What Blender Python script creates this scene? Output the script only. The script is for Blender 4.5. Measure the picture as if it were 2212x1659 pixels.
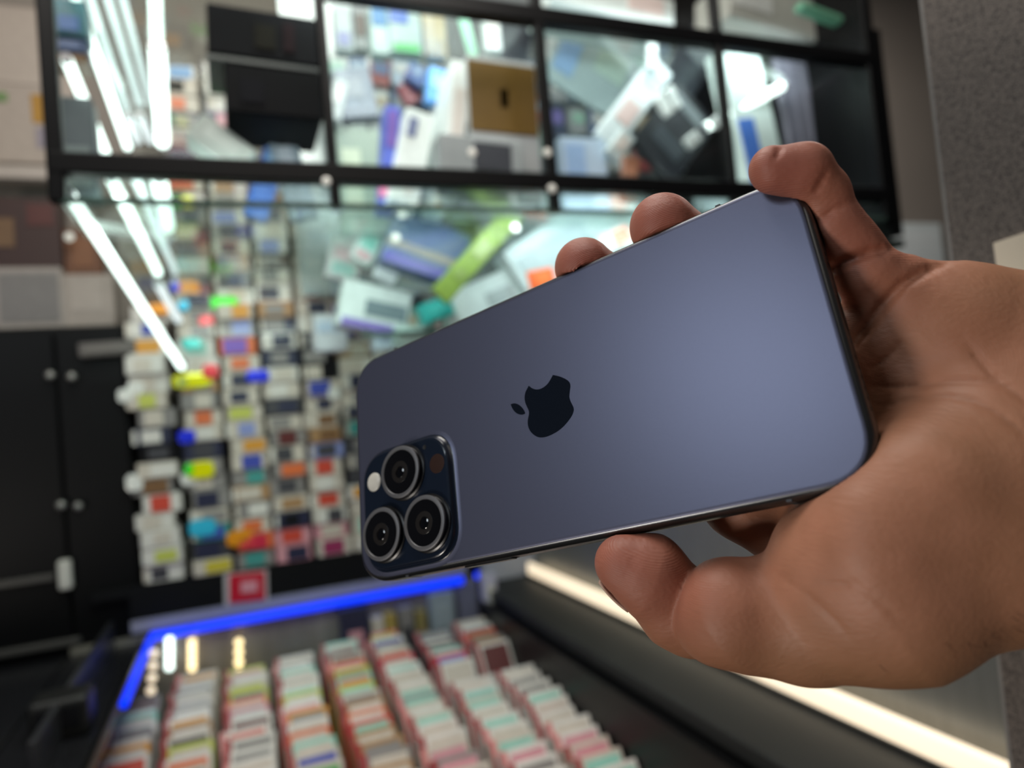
import bpy, bmesh, math, random
import numpy as np
from mathutils import Matrix, Vector

rnd = random.Random(7)
for o in list(bpy.data.objects):
    bpy.data.objects.remove(o, do_unlink=True)
S = bpy.context.scene
COL = S.collection
R_ = math.radians

# ------------------------------------------------------------------ camera
EYE = Vector((0, 0, 1.25))
FPX, CX, CY = 1528.0, 1106.0, 829.5
yaw, pitch, roll = R_(21.72), R_(2.28), R_(5.26)
FWD = Vector((math.sin(yaw) * math.cos(pitch), math.cos(yaw) * math.cos(pitch), math.sin(pitch)))
r0 = Vector((math.cos(yaw), -math.sin(yaw), 0))
u0 = r0.cross(FWD)
RGT = r0 * math.cos(roll) - u0 * math.sin(roll)
UP = u0 * math.cos(roll) + r0 * math.sin(roll)
DWN = -UP
cam = bpy.data.cameras.new('camera')
camo = bpy.data.objects.new('camera', cam)
COL.objects.link(camo)
m = Matrix((RGT, UP, -FWD)).transposed().to_4x4()
m.translation = EYE
camo.matrix_world = m
cam.sensor_width = 36
cam.lens = FPX / 2212 * 36
cam.clip_start = 0.01
cam.dof.use_dof = True
cam.dof.focus_distance = 0.192
cam.dof.aperture_fstop = cam.lens / 3.3
S.camera = camo

# ------------------------------------------------------------------ world, lights, exposure
S.view_settings.view_transform = 'Standard'
S.view_settings.look = 'None'
S.view_settings.exposure = 0.0
S.view_settings.gamma = 1
S.view_settings.use_curve_mapping = False
W = bpy.data.worlds.new('world')
S.world = W
W.use_nodes = True
W.node_tree.nodes['Background'].inputs[0].default_value = (0.75, 0.8, 0.9, 1)
W.node_tree.nodes['Background'].inputs[1].default_value = 0.03


def cam_dir(x, y, z):
    return RGT * x + DWN * y + FWD * z


def area(name, loc, aim, size, power, col=(1, 1, 1), size_y=None):
    l = bpy.data.lights.new(name, 'AREA')
    l.energy = power
    l.color = col
    l.size = size
    if size_y:
        l.shape = 'RECTANGLE'
        l.size_y = size_y
    o = bpy.data.objects.new(name, l)
    COL.objects.link(o)
    o.location = loc
    o.rotation_euler = (Vector(aim) - Vector(loc)).to_track_quat('-Z', 'Y').to_euler()
    return o


PHW = EYE + cam_dir(0.0099, 0.0066, 0.204)
# the lit cabinets and ceiling lamps of the shop behind the photographer
area('shop_lamp_behind', PHW + cam_dir(-0.73, -0.43, -0.52) * 1.3, PHW, 0.34, 3.1, (0.84, 0.93, 1.0))
area('shop_lamp_low', PHW + cam_dir(-0.70, 0.46, -0.55) * 1.2, PHW, 0.22, 5.6, (1.0, 0.92, 0.83))
area('ceiling_lamp_front', (0.35, -0.5, 2.35), (0.1, 0.6, 0.9), 0.8, 3.0, (1.0, 0.90, 0.78))
area('ceiling_lamp_right', (1.45, 1.05, 2.4), (1.6, 1.3, 1.0), 0.5, 9, (1.0, 0.95, 0.9))  # unseen fill, added to brighten the back wall at the right
area('ceiling_lamp_aisle', (0.1, 0.55, 2.35), (0.1, 1.4, 1.0), 0.8, 17, (1.0, 0.95, 0.88))


# ------------------------------------------------------------------ materials
def mat(name, col, rough=0.5, metal=0.0, var=0.08, scale=40.0, bump=0.0, emit=0.0, coat=0.0, spec=0.5, stretch=None, emcol=None):
    mt = bpy.data.materials.new(name)
    mt.use_nodes = True
    nt = mt.node_tree
    b = nt.nodes['Principled BSDF']
    b.inputs['Roughness'].default_value = rough
    b.inputs['Metallic'].default_value = metal
    b.inputs['Coat Weight'].default_value = coat
    b.inputs['Specular IOR Level'].default_value = spec
    tc = nt.nodes.new('ShaderNodeTexCoord')
    nz = nt.nodes.new('ShaderNodeTexNoise')
    nz.inputs['Scale'].default_value = scale
    nz.inputs['Detail'].default_value = 3
    if stretch:
        mp = nt.nodes.new('ShaderNodeMapping')
        mp.inputs['Scale'].default_value = stretch
        nt.links.new(tc.outputs['Object'], mp.inputs['Vector'])
        nt.links.new(mp.outputs[0], nz.inputs['Vector'])
    else:
        nt.links.new(tc.outputs['Object'], nz.inputs['Vector'])
    rp = nt.nodes.new('ShaderNodeMix')
    rp.data_type = 'RGBA'
    rp.inputs['A'].default_value = tuple(max(0, c * (1 - var)) for c in col) + (1,)
    rp.inputs['B'].default_value = tuple(min(1, c * (1 + var)) for c in col) + (1,)
    nt.links.new(nz.outputs['Fac'], rp.inputs['Factor'])
    nt.links.new(rp.outputs['Result'], b.inputs['Base Color'])
    if bump:
        bp = nt.nodes.new('ShaderNodeBump')
        bp.inputs['Strength'].default_value = bump
        bp.inputs['Distance'].default_value = 0.0005
        nt.links.new(nz.outputs['Fac'], bp.inputs['Height'])
        nt.links.new(bp.outputs[0], b.inputs['Normal'])
    if emit:
        b.inputs['Emission Color'].default_value = tuple(emcol or col) + (1,)
        b.inputs['Emission Strength'].default_value = emit
    return mt


def glass_mat(name, tint=(0.94, 0.98, 0.965), gloss=0.02, rough=0.02):
    mt = bpy.data.materials.new(name)
    mt.use_nodes = True
    nt = mt.node_tree
    nt.nodes.remove(nt.nodes['Principled BSDF'])
    t = nt.nodes.new('ShaderNodeBsdfTransparent')
    t.inputs[0].default_value = tint + (1,)
    g = nt.nodes.new('ShaderNodeBsdfGlossy')
    g.inputs['Roughness'].default_value = rough
    fr = nt.nodes.new('ShaderNodeLayerWeight')
    fr.inputs[0].default_value = 0.12
    ml = nt.nodes.new('ShaderNodeMath')
    ml.operation = 'MULTIPLY_ADD'
    ml.inputs[1].default_value = 0.22
    ml.inputs[2].default_value = gloss
    mx = nt.nodes.new('ShaderNodeMixShader')
    nt.links.new(fr.outputs['Fresnel'], ml.inputs[0])
    nt.links.new(ml.outputs[0], mx.inputs[0])
    nt.links.new(t.outputs[0], mx.inputs[1])
    nt.links.new(g.outputs[0], mx.inputs[2])
    nt.links.new(mx.outputs[0], nt.nodes['Material Output'].inputs[0])
    return mt


def lin(r, g, b):
    f = lambda v: (v / 255 / 12.92) if v <= 10 else ((v / 255 + 0.055) / 1.055) ** 2.4
    return (f(r), f(g), f(b))


_pm = {}


def paint(r, g, b, rough=0.45, coat=0.15):
    k = (r, g, b, rough)
    if k not in _pm:
        dark = max(r, g, b) < 40
        _pm[k] = mat('print_%d_%d_%d' % (r, g, b), lin(r, g, b), 0.7 if dark else rough, coat=0 if dark else coat, var=0.12, scale=60, spec=0.1 if dark else 0.5)
    return _pm[k]


BLACK = mat('black_powder_coat', (0.003, 0.003, 0.0035), 0.4, spec=0.2)
BLACKM = mat('black_laminate', (0.004, 0.004, 0.0045), 0.55, spec=0.2)
DARKG = mat('dark_counter', (0.017, 0.018, 0.0175), 0.55, scale=15, var=0.3)
MIRROR = mat('mirror_back', (0.42, 0.46, 0.47), 0.22, metal=0.55, var=0.15, scale=9)
GLASS = glass_mat('shelf_glass')
GLEDGE = mat('green_glass_edge', lin(62, 80, 74), 0.25, var=0.2)
LEDW = mat('white_led_diffuser', (0.9, 1, 0.96), 0.4, emit=2.6, emcol=(0.82, 1.0, 0.93), var=0.02)
TUBE_REFL = mat('dim_led_diffuser', (0.8, 0.86, 0.86), 0.4, emit=0.75, emcol=(0.86, 0.97, 1.0), var=0.02)
LEDB = mat('blue_led_diffuser', (0.0, 0.02, 0.5), 0.4, emit=1.3, emcol=(0.0, 0.035, 1.0), var=0.02)
LEDC = mat('warm_led_diffuser', (1, 0.9, 0.75), 0.4, emit=0.95, emcol=(1.0, 0.80, 0.56), var=0.02)
REFL_WARM = mat('warm_bead', (1, 0.9, 0.6), 0.4, emit=2.0, emcol=(1.0, 0.76, 0.38), var=0.02)
ALU = mat('aluminium', (0.5, 0.5, 0.52), 0.35, metal=0.9)
BRUSH = mat('brushed_metal', (0.22, 0.225, 0.215), 0.42, metal=0.55, var=0.25, scale=30, stretch=(1, 14, 0.4))
TAUPE = mat('taupe_wall_paint', lin(122, 114, 106), 0.7, scale=4)


# ------------------------------------------------------------------ helpers
def ray(px, py):
    return RGT * ((px - CX) / FPX) + DWN * ((py - CY) / FPX) + FWD


def on_y(px, py, y):
    d = ray(px, py)
    return EYE + d * (y / d.y)


def on_x(px, py, x):
    d = ray(px, py)
    return EYE + d * (x / d.x)


def on_z(px, py, z):
    d = ray(px, py)
    return EYE + d * ((z - EYE.z) / d.z)


def scale_at(p):
    return (p - EYE).dot(FWD) / FPX          # metres per photo pixel at a point


def tag(o, label=None, cat=None, group=None, kind=None):
    if label:
        o['label'] = label
    if cat:
        o['category'] = cat
    if group:
        o['group'] = group
    if kind:
        o['kind'] = kind
    return o


def empty(name, loc, label, cat, group=None, rot=None):
    o = bpy.data.objects.new(name, None)
    COL.objects.link(o)
    o.location = loc
    if rot is not None:
        o.rotation_euler = rot
    o.empty_display_size = 0.02
    return tag(o, label, cat, group)


def link(name, me, mt, parent=None, loc=(0, 0, 0), rot=(0, 0, 0), scale=(1, 1, 1)):
    o = bpy.data.objects.new(name, me)
    if mt is not None and not me.materials:
        me.materials.append(mt)
    elif mt is not None and me.materials[0] != mt:
        o.material_slots[0].link = 'OBJECT'
        o.material_slots[0].material = mt
    COL.objects.link(o)
    o.location, o.rotation_euler, o.scale = loc, rot, scale
    if parent:
        o.parent = parent
    return o


def done(bm, name, smooth=None):
    bmesh.ops.recalc_face_normals(bm, faces=bm.faces)
    me = bpy.data.meshes.new(name)
    bm.to_mesh(me)
    bm.free()
    if smooth is not None:
        for p in me.polygons:
            p.use_smooth = True
        me.set_sharp_from_angle(angle=R_(smooth))
    return me


def bx(bm, c, s, bev=0.0, rot=None, seg=1):
    g = bmesh.ops.create_cube(bm, size=1)
    vs = g['verts']
    for v in vs:
        v.co = Vector((v.co.x * s[0], v.co.y * s[1], v.co.z * s[2]))
    if bev:
        es = list({e for v in vs for e in v.link_edges})
        r = bmesh.ops.bevel(bm, geom=es, offset=bev, segments=seg, affect='EDGES', profile=0.5)
        vs = list({v for f in r['faces'] for v in f.verts} | {v for v in vs if v.is_valid})
    if rot is not None:
        bmesh.ops.rotate(bm, verts=vs, cent=(0, 0, 0), matrix=rot)
    bmesh.ops.translate(bm, verts=vs, vec=c)
    return vs


def box(name, lo, hi, mt, parent=None, bev=0.0, seg=1):
    bm = bmesh.new()
    c = [(a + b) / 2 for a, b in zip(lo, hi)]
    s = [abs(b - a) for a, b in zip(lo, hi)]
    bx(bm, (0, 0, 0), s, bev, seg=seg)
    return link(name, done(bm, name), mt, parent, c)


def tube(bm, a, b, r, n=10, r2=None, cap=True):
    a, b = Vector(a), Vector(b)
    d = (b - a).normalized()
    q = d.to_track_quat('Z', 'Y').to_matrix()
    rings = []
    for p, rr in ((a, r), (b, r if r2 is None else r2)):
        rings.append([bm.verts.new(p + q @ Vector((math.cos(t) * rr, math.sin(t) * rr, 0))) for t in [i * 2 * math.pi / n for i in range(n)]])
    for i in range(n):
        bm.faces.new((rings[0][i], rings[0][(i + 1) % n], rings[1][(i + 1) % n], rings[1][i]))
    if cap:
        bm.faces.new(rings[0][::-1])
        bm.faces.new(rings[1])


def loft(bm, rings, cap0=True, cap1=True, close=True):
    vr = [[bm.verts.new(p) for p in r] for r in rings]
    n = len(vr[0])
    for a, b in zip(vr[:-1], vr[1:]):
        for i in range(n if close else n - 1):
            bm.faces.new((a[i], a[(i + 1) % n], b[(i + 1) % n], b[i]))
    if cap0:
        bm.faces.new(vr[0][::-1])
    if cap1:
        bm.faces.new(vr[-1])
    return vr


def lathe(bm, prof, c=(0, 0, 0), n=48, cap0=True, cap1=True):
    # profile of (radius, z) round the local z axis
    rings = [[(c[0] + r * math.cos(t), c[1] + r * math.sin(t), c[2] + z) for t in [i * 2 * math.pi / n for i in range(n)]] for r, z in prof]
    loft(bm, rings, cap0, cap1)


_unit = {}


def unit_box(bev=0.03):
    k = bev
    if k not in _unit:
        bm = bmesh.new()
        bx(bm, (0, 0, 0), (1, 1, 1), bev)
        _unit[k] = done(bm, 'unit_box')
        _unit[k].materials.append(BLACK)
    return _unit[k]


def ublock(name, mt, parent, loc, size, rot=(0, 0, 0), bev=0.03):
    return link(name, unit_box(bev), mt, parent, loc, rot, size)


WORDS = ['', 'first', 'second', 'third', 'fourth', 'fifth', 'sixth', 'seventh', 'eighth', 'ninth', 'tenth', 'eleventh', 'twelfth', 'thirteenth',
         'fourteenth', 'fifteenth', 'sixteenth', 'seventeenth', 'eighteenth', 'nineteenth', 'twentieth', 'twenty-first', 'twenty-second',
         'twenty-third', 'twenty-fourth', 'twenty-fifth', 'twenty-sixth', 'twenty-seventh', 'twenty-eighth', 'twenty-ninth', 'thirtieth',
         'thirty-first', 'thirty-second', 'thirty-third']


# ================================================================== the setting
EZ = EYE.z


def struct(name, lo, hi, mt, bev=0.0):
    return tag(box(name, lo, hi, mt, None, bev), None, None, None, 'structure')


FLOORM = mat('dark_floor', (0.05, 0.05, 0.05), 0.4, var=0.3, scale=6)
CEILM = mat('ceiling_white', (0.6, 0.6, 0.58), 0.8)
struct('floor', (-2.6, -0.6, -0.05), (4.6, 1.75, 0.0), FLOORM)
struct('ceiling', (-2.6, -0.6, 2.6), (4.6, 1.75, 2.65), CEILM)
struct('wall_back', (-2.6, 1.66, 0.0), (4.6, 1.75, 2.6), TAUPE)

# speckled grey panel wall close on the right, ending in a metal trim
SPECK = bpy.data.materials.new('speckled_grey_panel')
SPECK.use_nodes = True
nt = SPECK.node_tree
pb = nt.nodes['Principled BSDF']
tc = nt.nodes.new('ShaderNodeTexCoord')
cr = None
for i, (sc, a, b) in enumerate(((1300, 0.4, 0.64), (420, 0.36, 0.68))):
    nz = nt.nodes.new('ShaderNodeTexNoise')
    nz.inputs['Scale'].default_value = sc
    nz.inputs['Detail'].default_value = 2
    nt.links.new(tc.outputs['Object'], nz.inputs['Vector'])
    mr = nt.nodes.new('ShaderNodeMapRange')
    mr.inputs['From Min'].default_value = a
    mr.inputs['From Max'].default_value = b
    nt.links.new(nz.outputs['Fac'], mr.inputs['Value'])
    if cr is None:
        cr = mr.outputs[0]
    else:
        ad = nt.nodes.new('ShaderNodeMath')
        ad.operation = 'MULTIPLY_ADD'
        ad.inputs[1].default_value = 0.6
        nt.links.new(mr.outputs[0], ad.inputs[0])
        nt.links.new(cr, ad.inputs[2])
        cr = ad.outputs[0]
mxs = nt.nodes.new('ShaderNodeMix')
mxs.data_type = 'RGBA'
mxs.inputs['A'].default_value = (0.034, 0.028, 0.025, 1)
mxs.inputs['B'].default_value = (0.165, 0.138, 0.122, 1)
nt.links.new(cr, mxs.inputs['Factor'])
nt.links.new(mxs.outputs['Result'], pb.inputs['Base Color'])
pb.inputs['Roughness'].default_value = 0.6
bpn = nt.nodes.new('ShaderNodeBump')
bpn.inputs['Strength'].default_value = 0.3
bpn.inputs['Distance'].default_value = 0.0005
nt.links.new(cr, bpn.inputs['Height'])
nt.links.new(bpn.outputs[0], pb.inputs['Normal'])
e0 = on_x(2090, 829, 0.345)
struct('wall_right', (0.345, -0.55, 0.0), (0.42, e0.y, 2.6), SPECK)
struct('trim_1', (0.348, e0.y, 0.0), (0.372, e0.y + 0.004, 2.6), mat('grey_trim', (0.26, 0.25, 0.24), 0.45, metal=0.2))


# ================================================================== the phone
RPH = np.array([[0.79580515, 0.1052235, 0.59634065], [-0.286379, 0.93309731, 0.21752353], [-0.53355527, -0.34388579, 0.77269744]])
TPH = np.array([9.94773145, 6.60148166, 204.11028179])      # mm in camera axes (right, down, forward)
HL, HW, TH, CR = 81.1, 39.5, 8.25, 13.0                      # half length, half width, thickness, corner radius


def camvec(v):
    return RGT * float(v[0]) + DWN * float(v[1]) + FWD * float(v[2])


def build_phone():
    PH = empty('smartphone', (0, 0, 0), 'slate-blue metal smartphone with three camera lenses, held up in a hand', 'phone')
    ax = [camvec(RPH[:, i]) for i in range(3)]
    mm = Matrix(ax).transposed().to_4x4()
    mm.translation = EYE + camvec(TPH) * 0.001
    PH.matrix_world = mm
    TI = mat('blue_titanium', (0.09, 0.094, 0.10), 0.3, metal=0.9, var=0.05, scale=400)
    BG = mat('frosted_blue_glass', (0.118, 0.125, 0.187), 0.385, metal=0.72, var=0.02, scale=900, bump=0.02, coat=0.0)
    BGE = mat('plateau_glass', (0.007, 0.012, 0.024), 0.2, var=0.05, coat=0.1)
    EMB = mat('emblem_gloss', (0.006, 0.009, 0.016), 0.12, var=0.03, spec=0.3)
    GUN = mat('lens_ring_metal', (0.135, 0.135, 0.142), 0.45, metal=0.4, var=0.04)
    BLK = mat('lens_barrel_black', (0.004, 0.004, 0.005), 0.3, var=0.02)
    LGL = mat('lens_cover_glass', (0.003, 0.003, 0.004), 0.05, coat=0.6, var=0.02)
    LIN = mat('lens_inner_element', (0.012, 0.010, 0.009), 0.3, coat=0.2, var=0.02)
    PUP = mat('lens_pupil', (0.001, 0.001, 0.002), 0.03, coat=1.0, var=0.02)
    FLS = mat('flash_diffuser', (0.62, 0.6, 0.54), 0.3, var=0.08, scale=700, bump=0.2)
    LID = mat('depth_sensor_window', (0.035, 0.018, 0.014), 0.25, var=0.03)
    HOLE = mat('port_dark', (0.002, 0.002, 0.002), 0.6, var=0.02)
    BAND = mat('antenna_band', (0.05, 0.053, 0.06), 0.5, var=0.02)
    k = 0.001

    def rr(hx, hy, r, z, cx=0, cy=0, n=10, ex=2.4):
        pts = []
        for sx, sy, a0 in ((1, 1, 0), (-1, 1, 90), (-1, -1, 180), (1, -1, 270)):
            for i in range(n + 1):
                t = R_(a0 + 90 * i / n)
                c, s = math.cos(t), math.sin(t)
                u = math.copysign(abs(c) ** (2 / ex), c)
                v = math.copysign(abs(s) ** (2 / ex), s)
                pts.append(((cx + sx * (hx - r) + u * r) * k, (cy + sy * (hy - r) + v * r) * k, z * k))
        return pts

    def lo(name, rings, mt, sm=35, parent=PH, caps=(True, True)):
        bm = bmesh.new()
        loft(bm, rings, *caps)
        return link(name, done(bm, name, sm), mt, parent)

    ins = [(0.16, 1.75), (0.22, 1.3), (0.5, 0.85), (0.95, 0.45), (1.5, 0.15), (2.2, 0.0), (6.1, 0.0), (6.8, 0.06), (7.3, 0.2), (7.75, 0.45), (8.0, 0.8), (8.05, 1.1)]
    lo('frame', [rr(HL - i, HW - i, CR - i * 0.8, z) for z, i in ins], TI, 40)
    lo('back_glass', [rr(HL - i, HW - i, CR - i * 0.8, z) for z, i in ((0.7, 1.5), (0.3, 1.4), (0.12, 1.5), (0.03, 1.8), (0.0, 2.3), (0.0, 2.4))], BG, 25)
    lo('screen_glass', [rr(HL - i, HW - i, CR - i * 0.8, z) for z, i in ((7.8, 0.95), (8.15, 1.0), (8.25, 1.5))], BLK, 30)

    # emblem inlaid in the back
    body = [(3.52, -8.78), (4.34, -8.42), (5.95, -7.5), (7.6, -6.27), (8.6, -5.1), (8.85, -3.87), (8.35, -2.1), (8.0, -0.6), (8.3, 1.05), (8.8, 2.53), (8.78, 3.6), (8.0, 4.85), (6.47, 6.15), (4.61, 7.29),
            (2.59, 8.1), (0.2, 8.57), (-1.71, 8.64), (-3.3, 8.36), (-4.8, 7.6), (-6.27, 6.09), (-7.05, 4.3), (-7.05, 2.47), (-6.35, 0.5), (-6.24, -0.5), (-6.7, -1.94), (-7.12, -3.4), (-7.15, -5.04), (-6.55, -6.6), (-5.18, -8.14),
            (-4.03, -6.95), (-2.72, -6.2), (-1.15, -5.95), (0.5, -6.28), (1.79, -7.0), (2.81, -7.96)]
    leaf = [(-12.44, -4.36), (-11.5, -4.36), (-10.6, -4.1), (-9.5, -3.38), (-8.5, -2.25), (-7.8, -1.0), (-7.56, -0.11), (-8.2, 0.0), (-9.1, -0.15), (-10.3, -0.75), (-11.3, -1.75), (-12.05, -3.1)]

    def smooth_poly(p, corners):
        out, n = [], len(p)
        for i in range(n):
            p0, p1, p2, p3 = (p[(i - 1) % n], p[i], p[(i + 1) % n], p[(i + 2) % n])
            if i in corners:
                p0 = p1
            if (i + 1) % n in corners:
                p3 = p2
            for t in (0, 0.25, 0.5, 0.75):
                out.append(tuple(0.5 * (2 * b + (c - a) * t + (2 * a - 5 * b + 4 * c - d) * t * t + (3 * b - a - 3 * c + d) * t ** 3) for a, b, c, d in zip(p0, p1, p2, p3)))
        return out

    for nm, pts, cs in (('emblem', body, {0, 28}), ('emblem_leaf', leaf, {0, 6})):
        q = smooth_poly(pts, cs)
        lo(nm, [[(x * k, y * k, z * k) for x, y in q] for z in (0.2, -0.025)], EMB, 30)
    # camera plateau
    pcx, pcy, phx, phy, pr = -56.3, 17.0, 19.3, 19.4, 10.5
    PL = lo('camera_plateau', [rr(phx - i, phy - i, pr - i, z, pcx, pcy) for z, i in ((0.3, -1.7), (-0.02, -1.6), (-0.12, -1.1), (-0.35, -0.55), (-0.8, -0.1), (-1.4, 0.12), (-1.75, 0.35), (-1.95, 0.75), (-2.0, 1.2), (-2.0, 1.3))], BGE, 20)
    lo('plateau_skirt', [rr(phx - i, phy - i, pr - i, z, pcx, pcy) for z, i in ((0.1, -2.2), (-0.015, -2.1), (-0.05, -1.7), (-0.14, -1.15), (-0.28, -0.62))], BG, 40, PL, (True, True))
    for (lx, ly) in ((-55.9, 7.1), (-46.7, 25.2), (-65.7, 25.4)):
        bm = bmesh.new()
        lathe(bm, [(9.2 * k, -1.9 * k), (9.1 * k, -2.35 * k), (8.55 * k, -2.6 * k), (8.5 * k, -3.9 * k), (8.1 * k, -4.2 * k), (7.05 * k, -4.2 * k), (6.95 * k, -4.0 * k), (6.9 * k, -3.0 * k)], (0, 0, 0), 64, True, False)
        ln = link('camera_lens', done(bm, 'camera_lens', 30), BLK, PL, (lx * k, ly * k, 0))
        bm = bmesh.new()
        lathe(bm, [(8.55 * k, -3.85 * k), (8.45 * k, -4.25 * k), (8.25 * k, -4.36 * k), (7.3 * k, -4.36 * k), (7.15 * k, -4.2 * k)], (0, 0, 0), 64, False, False)
        link('lens_ring', done(bm, 'lens_ring', 40), GUN, ln)
        bm = bmesh.new()
        lathe(bm, [(7.25 * k, -3.9 * k), (7.15 * k, -4.16 * k), (7.0 * k, -4.18 * k)], (0, 0, 0), 64, True, True)
        link('lens_cover', done(bm, 'lens_cover', 20), LGL, ln)
        bm = bmesh.new()
        lathe(bm, [(3.6 * k, -4.15 * k), (3.5 * k, -4.195 * k), (3.4 * k, -4.2 * k)], (0, 0, 0), 48, True, True)
        link('lens_element', done(bm, 'lens_element', 20), LIN, ln)
        bm = bmesh.new()
        lathe(bm, [(2.0 * k, -4.19 * k), (1.85 * k, -4.27 * k), (1.3 * k, -4.40 * k), (0.6 * k, -4.48 * k), (0.05 * k, -4.50 * k)], (0, 0, 0), 40, True, True)
        link('lens_pupil', done(bm, 'lens_pupil', 80), PUP, ln)
    bm = bmesh.new()
    lathe(bm, [(3.2 * k, -1.9 * k), (3.15 * k, -2.1 * k), (2.7 * k, -2.35 * k), (1.6 * k, -2.5 * k), (0.1 * k, -2.55 * k)], (0, 0, 0), 40)
    link('flash_lamp', done(bm, 'flash_lamp', 60), FLS, PL, (-70.1 * k, 7.2 * k, 0))
    bm = bmesh.new()
    lathe(bm, [(3.1 * k, -1.9 * k), (3.1 * k, -2.04 * k), (2.9 * k, -2.06 * k)], (0, 0, 0), 40)
    link('depth_sensor', done(bm, 'depth_sensor', 60), LID, PL, (-41.6 * k, 7.4 * k, 0))
    bm = bmesh.new()
    lathe(bm, [(0.75 * k, -1.95 * k), (0.75 * k, -2.05 * k), (0.6 * k, -2.05 * k), (0.55 * k, -2.02 * k)], (0, 0, 0), 20)
    link('microphone_hole', done(bm, 'microphone_hole', 60), HOLE, PL, (-46.4 * k, 0.9 * k, 0))

    def pill(hx, hz, y0, y1, cx, cz, n=8):
        # capsule plate standing on the long side of the phone, normal along y
        def ring(y, i):
            pts = []
            for s, a0 in ((1, -90), (-1, 90)):
                for j in range(n + 1):
                    t = R_(a0 + 180 * j / n)
                    pts.append(((cx + s * (hx - hz) + math.cos(t) * (hz - i)) * k, y * k, (cz + math.sin(t) * (hz - i)) * k))
            return pts
        bm = bmesh.new()
        loft(bm, [ring(y0, 0), ring(y1 - 0.2, 0), ring(y1, 0.2)])
        return done(bm, 'pill', 40)
    slot = link('button_slot', pill(10.2, 1.75, HW - 1, HW + 0.03, -28.5, 4.3), HOLE, PH)
    link('side_button', pill(9.6, 1.35, HW - 1, HW + 0.42, -29.0, 4.35), TI, slot)
    for sx in (-1, 1):
        for sy in (-1, 1):
            bm = bmesh.new()
            bx(bm, (sx * 60 * k, sy * (HW - 0.45) * k, 4.1 * k), (1.4 * k, 1.0 * k, 6.4 * k), 0.1 * k)
            link('antenna_band', done(bm, 'antenna_band'), BAND, PH)
    # bottom end: speaker holes, screws and charging port

    def endhole(name, y, r, mt):
        bm = bmesh.new()
        rings = []
        for x, q in ((HL - 0.6, r), (HL + 0.025, r), (HL + 0.03, r * 0.85)):
            rings.append([(x * k, (y + math.cos(t) * q) * k, (4.1 + math.sin(t) * q) * k) for t in [i * math.pi / 8 for i in range(16)]])
        loft(bm, rings)
        return link(name, done(bm, name, 40), mt, PH)
    for y in (-22.0, -19.3, -16.6, -13.9, 10.2, 12.7, 15.2, 17.7, 20.2, 22.7):
        endhole('speaker_hole', y, 0.62, HOLE)
    for y in (-8.2, 6.4):
        endhole('pentalobe_screw', y, 0.85, BAND)
    bm = bmesh.new()
    rings = []
    for x, q in ((HL - 0.8, 1.6), (HL + 0.03, 1.6), (HL + 0.035, 1.4)):
        rings.append([(x * k, (-0.9 + s * 3.1 + math.cos(R_(a0 + 180 * j / 8)) * q) * k, (4.1 + math.sin(R_(a0 + 180 * j / 8)) * q) * k) for s, a0 in ((1, -90), (-1, 90)) for j in range(9)])
    loft(bm, rings)
    link('charging_port', done(bm, 'charging_port', 40), HOLE, PH)
    return PH


build_phone()


# ================================================================== the hand (left hand, palm to the viewer), one continuous surface
def P(px, py, z):
    return np.array([(px - CX) / FPX * z, (py - CY) / FPX * z, z])


def sd_cone(X, a, b, ra, rb):
    ab = b - a
    t = np.clip(((X - a) @ ab) / (ab @ ab), 0, 1)
    d = X - a - t[..., None] * ab
    return np.sqrt((d * d).sum(-1)) - (ra + (rb - ra) * t)


def sd_ell(X, c, r, axes=None):
    d = X - c
    if axes is not None:
        d = d @ axes.T
    q = d / r
    k0 = np.sqrt((q * q).sum(-1)) + 1e-9
    k1 = np.sqrt(((q / r) ** 2).sum(-1)) + 1e-9
    return k0 * (k0 - 1) / k1


def smin(a, b, k):
    h = np.maximum(k - np.abs(a - b), 0) / k
    return np.minimum(a, b) - h * h * k * 0.25


def smax(a, b, k):
    return -smin(-a, -b, k)


def chain(X, pts, k=2.0):
    d = None
    for (a, ra), (b, rb) in zip(pts[:-1], pts[1:]):
        e = sd_cone(X, a, b, ra, rb)
        d = e if d is None else smin(d, e, k)
    return d


def sd_phone(X):
    L = (X - TPH) @ RPH
    r = 1.6
    qx = np.abs(L[..., 0]) - (HL - CR)
    qy = np.abs(L[..., 1]) - (HW - CR)
    d2 = np.sqrt(np.maximum(qx, 0) ** 2 + np.maximum(qy, 0) ** 2) + np.minimum(np.maximum(qx, qy), 0) - CR
    dz = np.abs(L[..., 2] - TH / 2) - TH / 2
    a, b = d2 + r, dz + r
    return np.sqrt(np.maximum(a, 0) ** 2 + np.maximum(b, 0) ** 2) + np.minimum(np.maximum(a, b), 0) - r


THUMB_D = [(P(1347, 1217, 181), 7.4), (P(1398, 1238, 181), 10.0), (P(1474, 1318, 183.5), 10.6), (P(1500, 1345, 183), 8.8)]
THUMB = [(P(1545, 1340, 174), 10.4), (P(1578, 1325, 171.5), 12.9), (P(1620, 1330, 172), 13.2), (P(1740, 1335, 169), 14.0), (P(1900, 1262, 162), 21.0)]
MIDDLE = [(P(1262, 577, 216), 9.0), (P(1300, 618, 219), 9.4), (P(1480, 790, 214), 9.6), (P(1740, 905, 190), 11.0)]
RING = [(P(1433, 490, 203), 9.6), (P(1470, 530, 206), 9.6), (P(1620, 680, 202), 9.6), (P(1830, 765, 184), 11.0)]
INDEX = [(P(1270, 780, 222), 8.0), (P(1330, 830, 220), 8.8), (P(1440, 930, 208), 9.2), (P(1600, 1085, 194), 9.8), (P(1730, 1160, 187), 11.0)]
PINKY = [(P(1672, 366, 173), 6.0), (P(1737, 371, 173), 6.9), (P(1772, 420, 176), 7.0), (P(1797, 486, 177), 7.4), (P(1880, 590, 177), 8.4), (P(1945, 648, 178), 10.6)]


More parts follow.
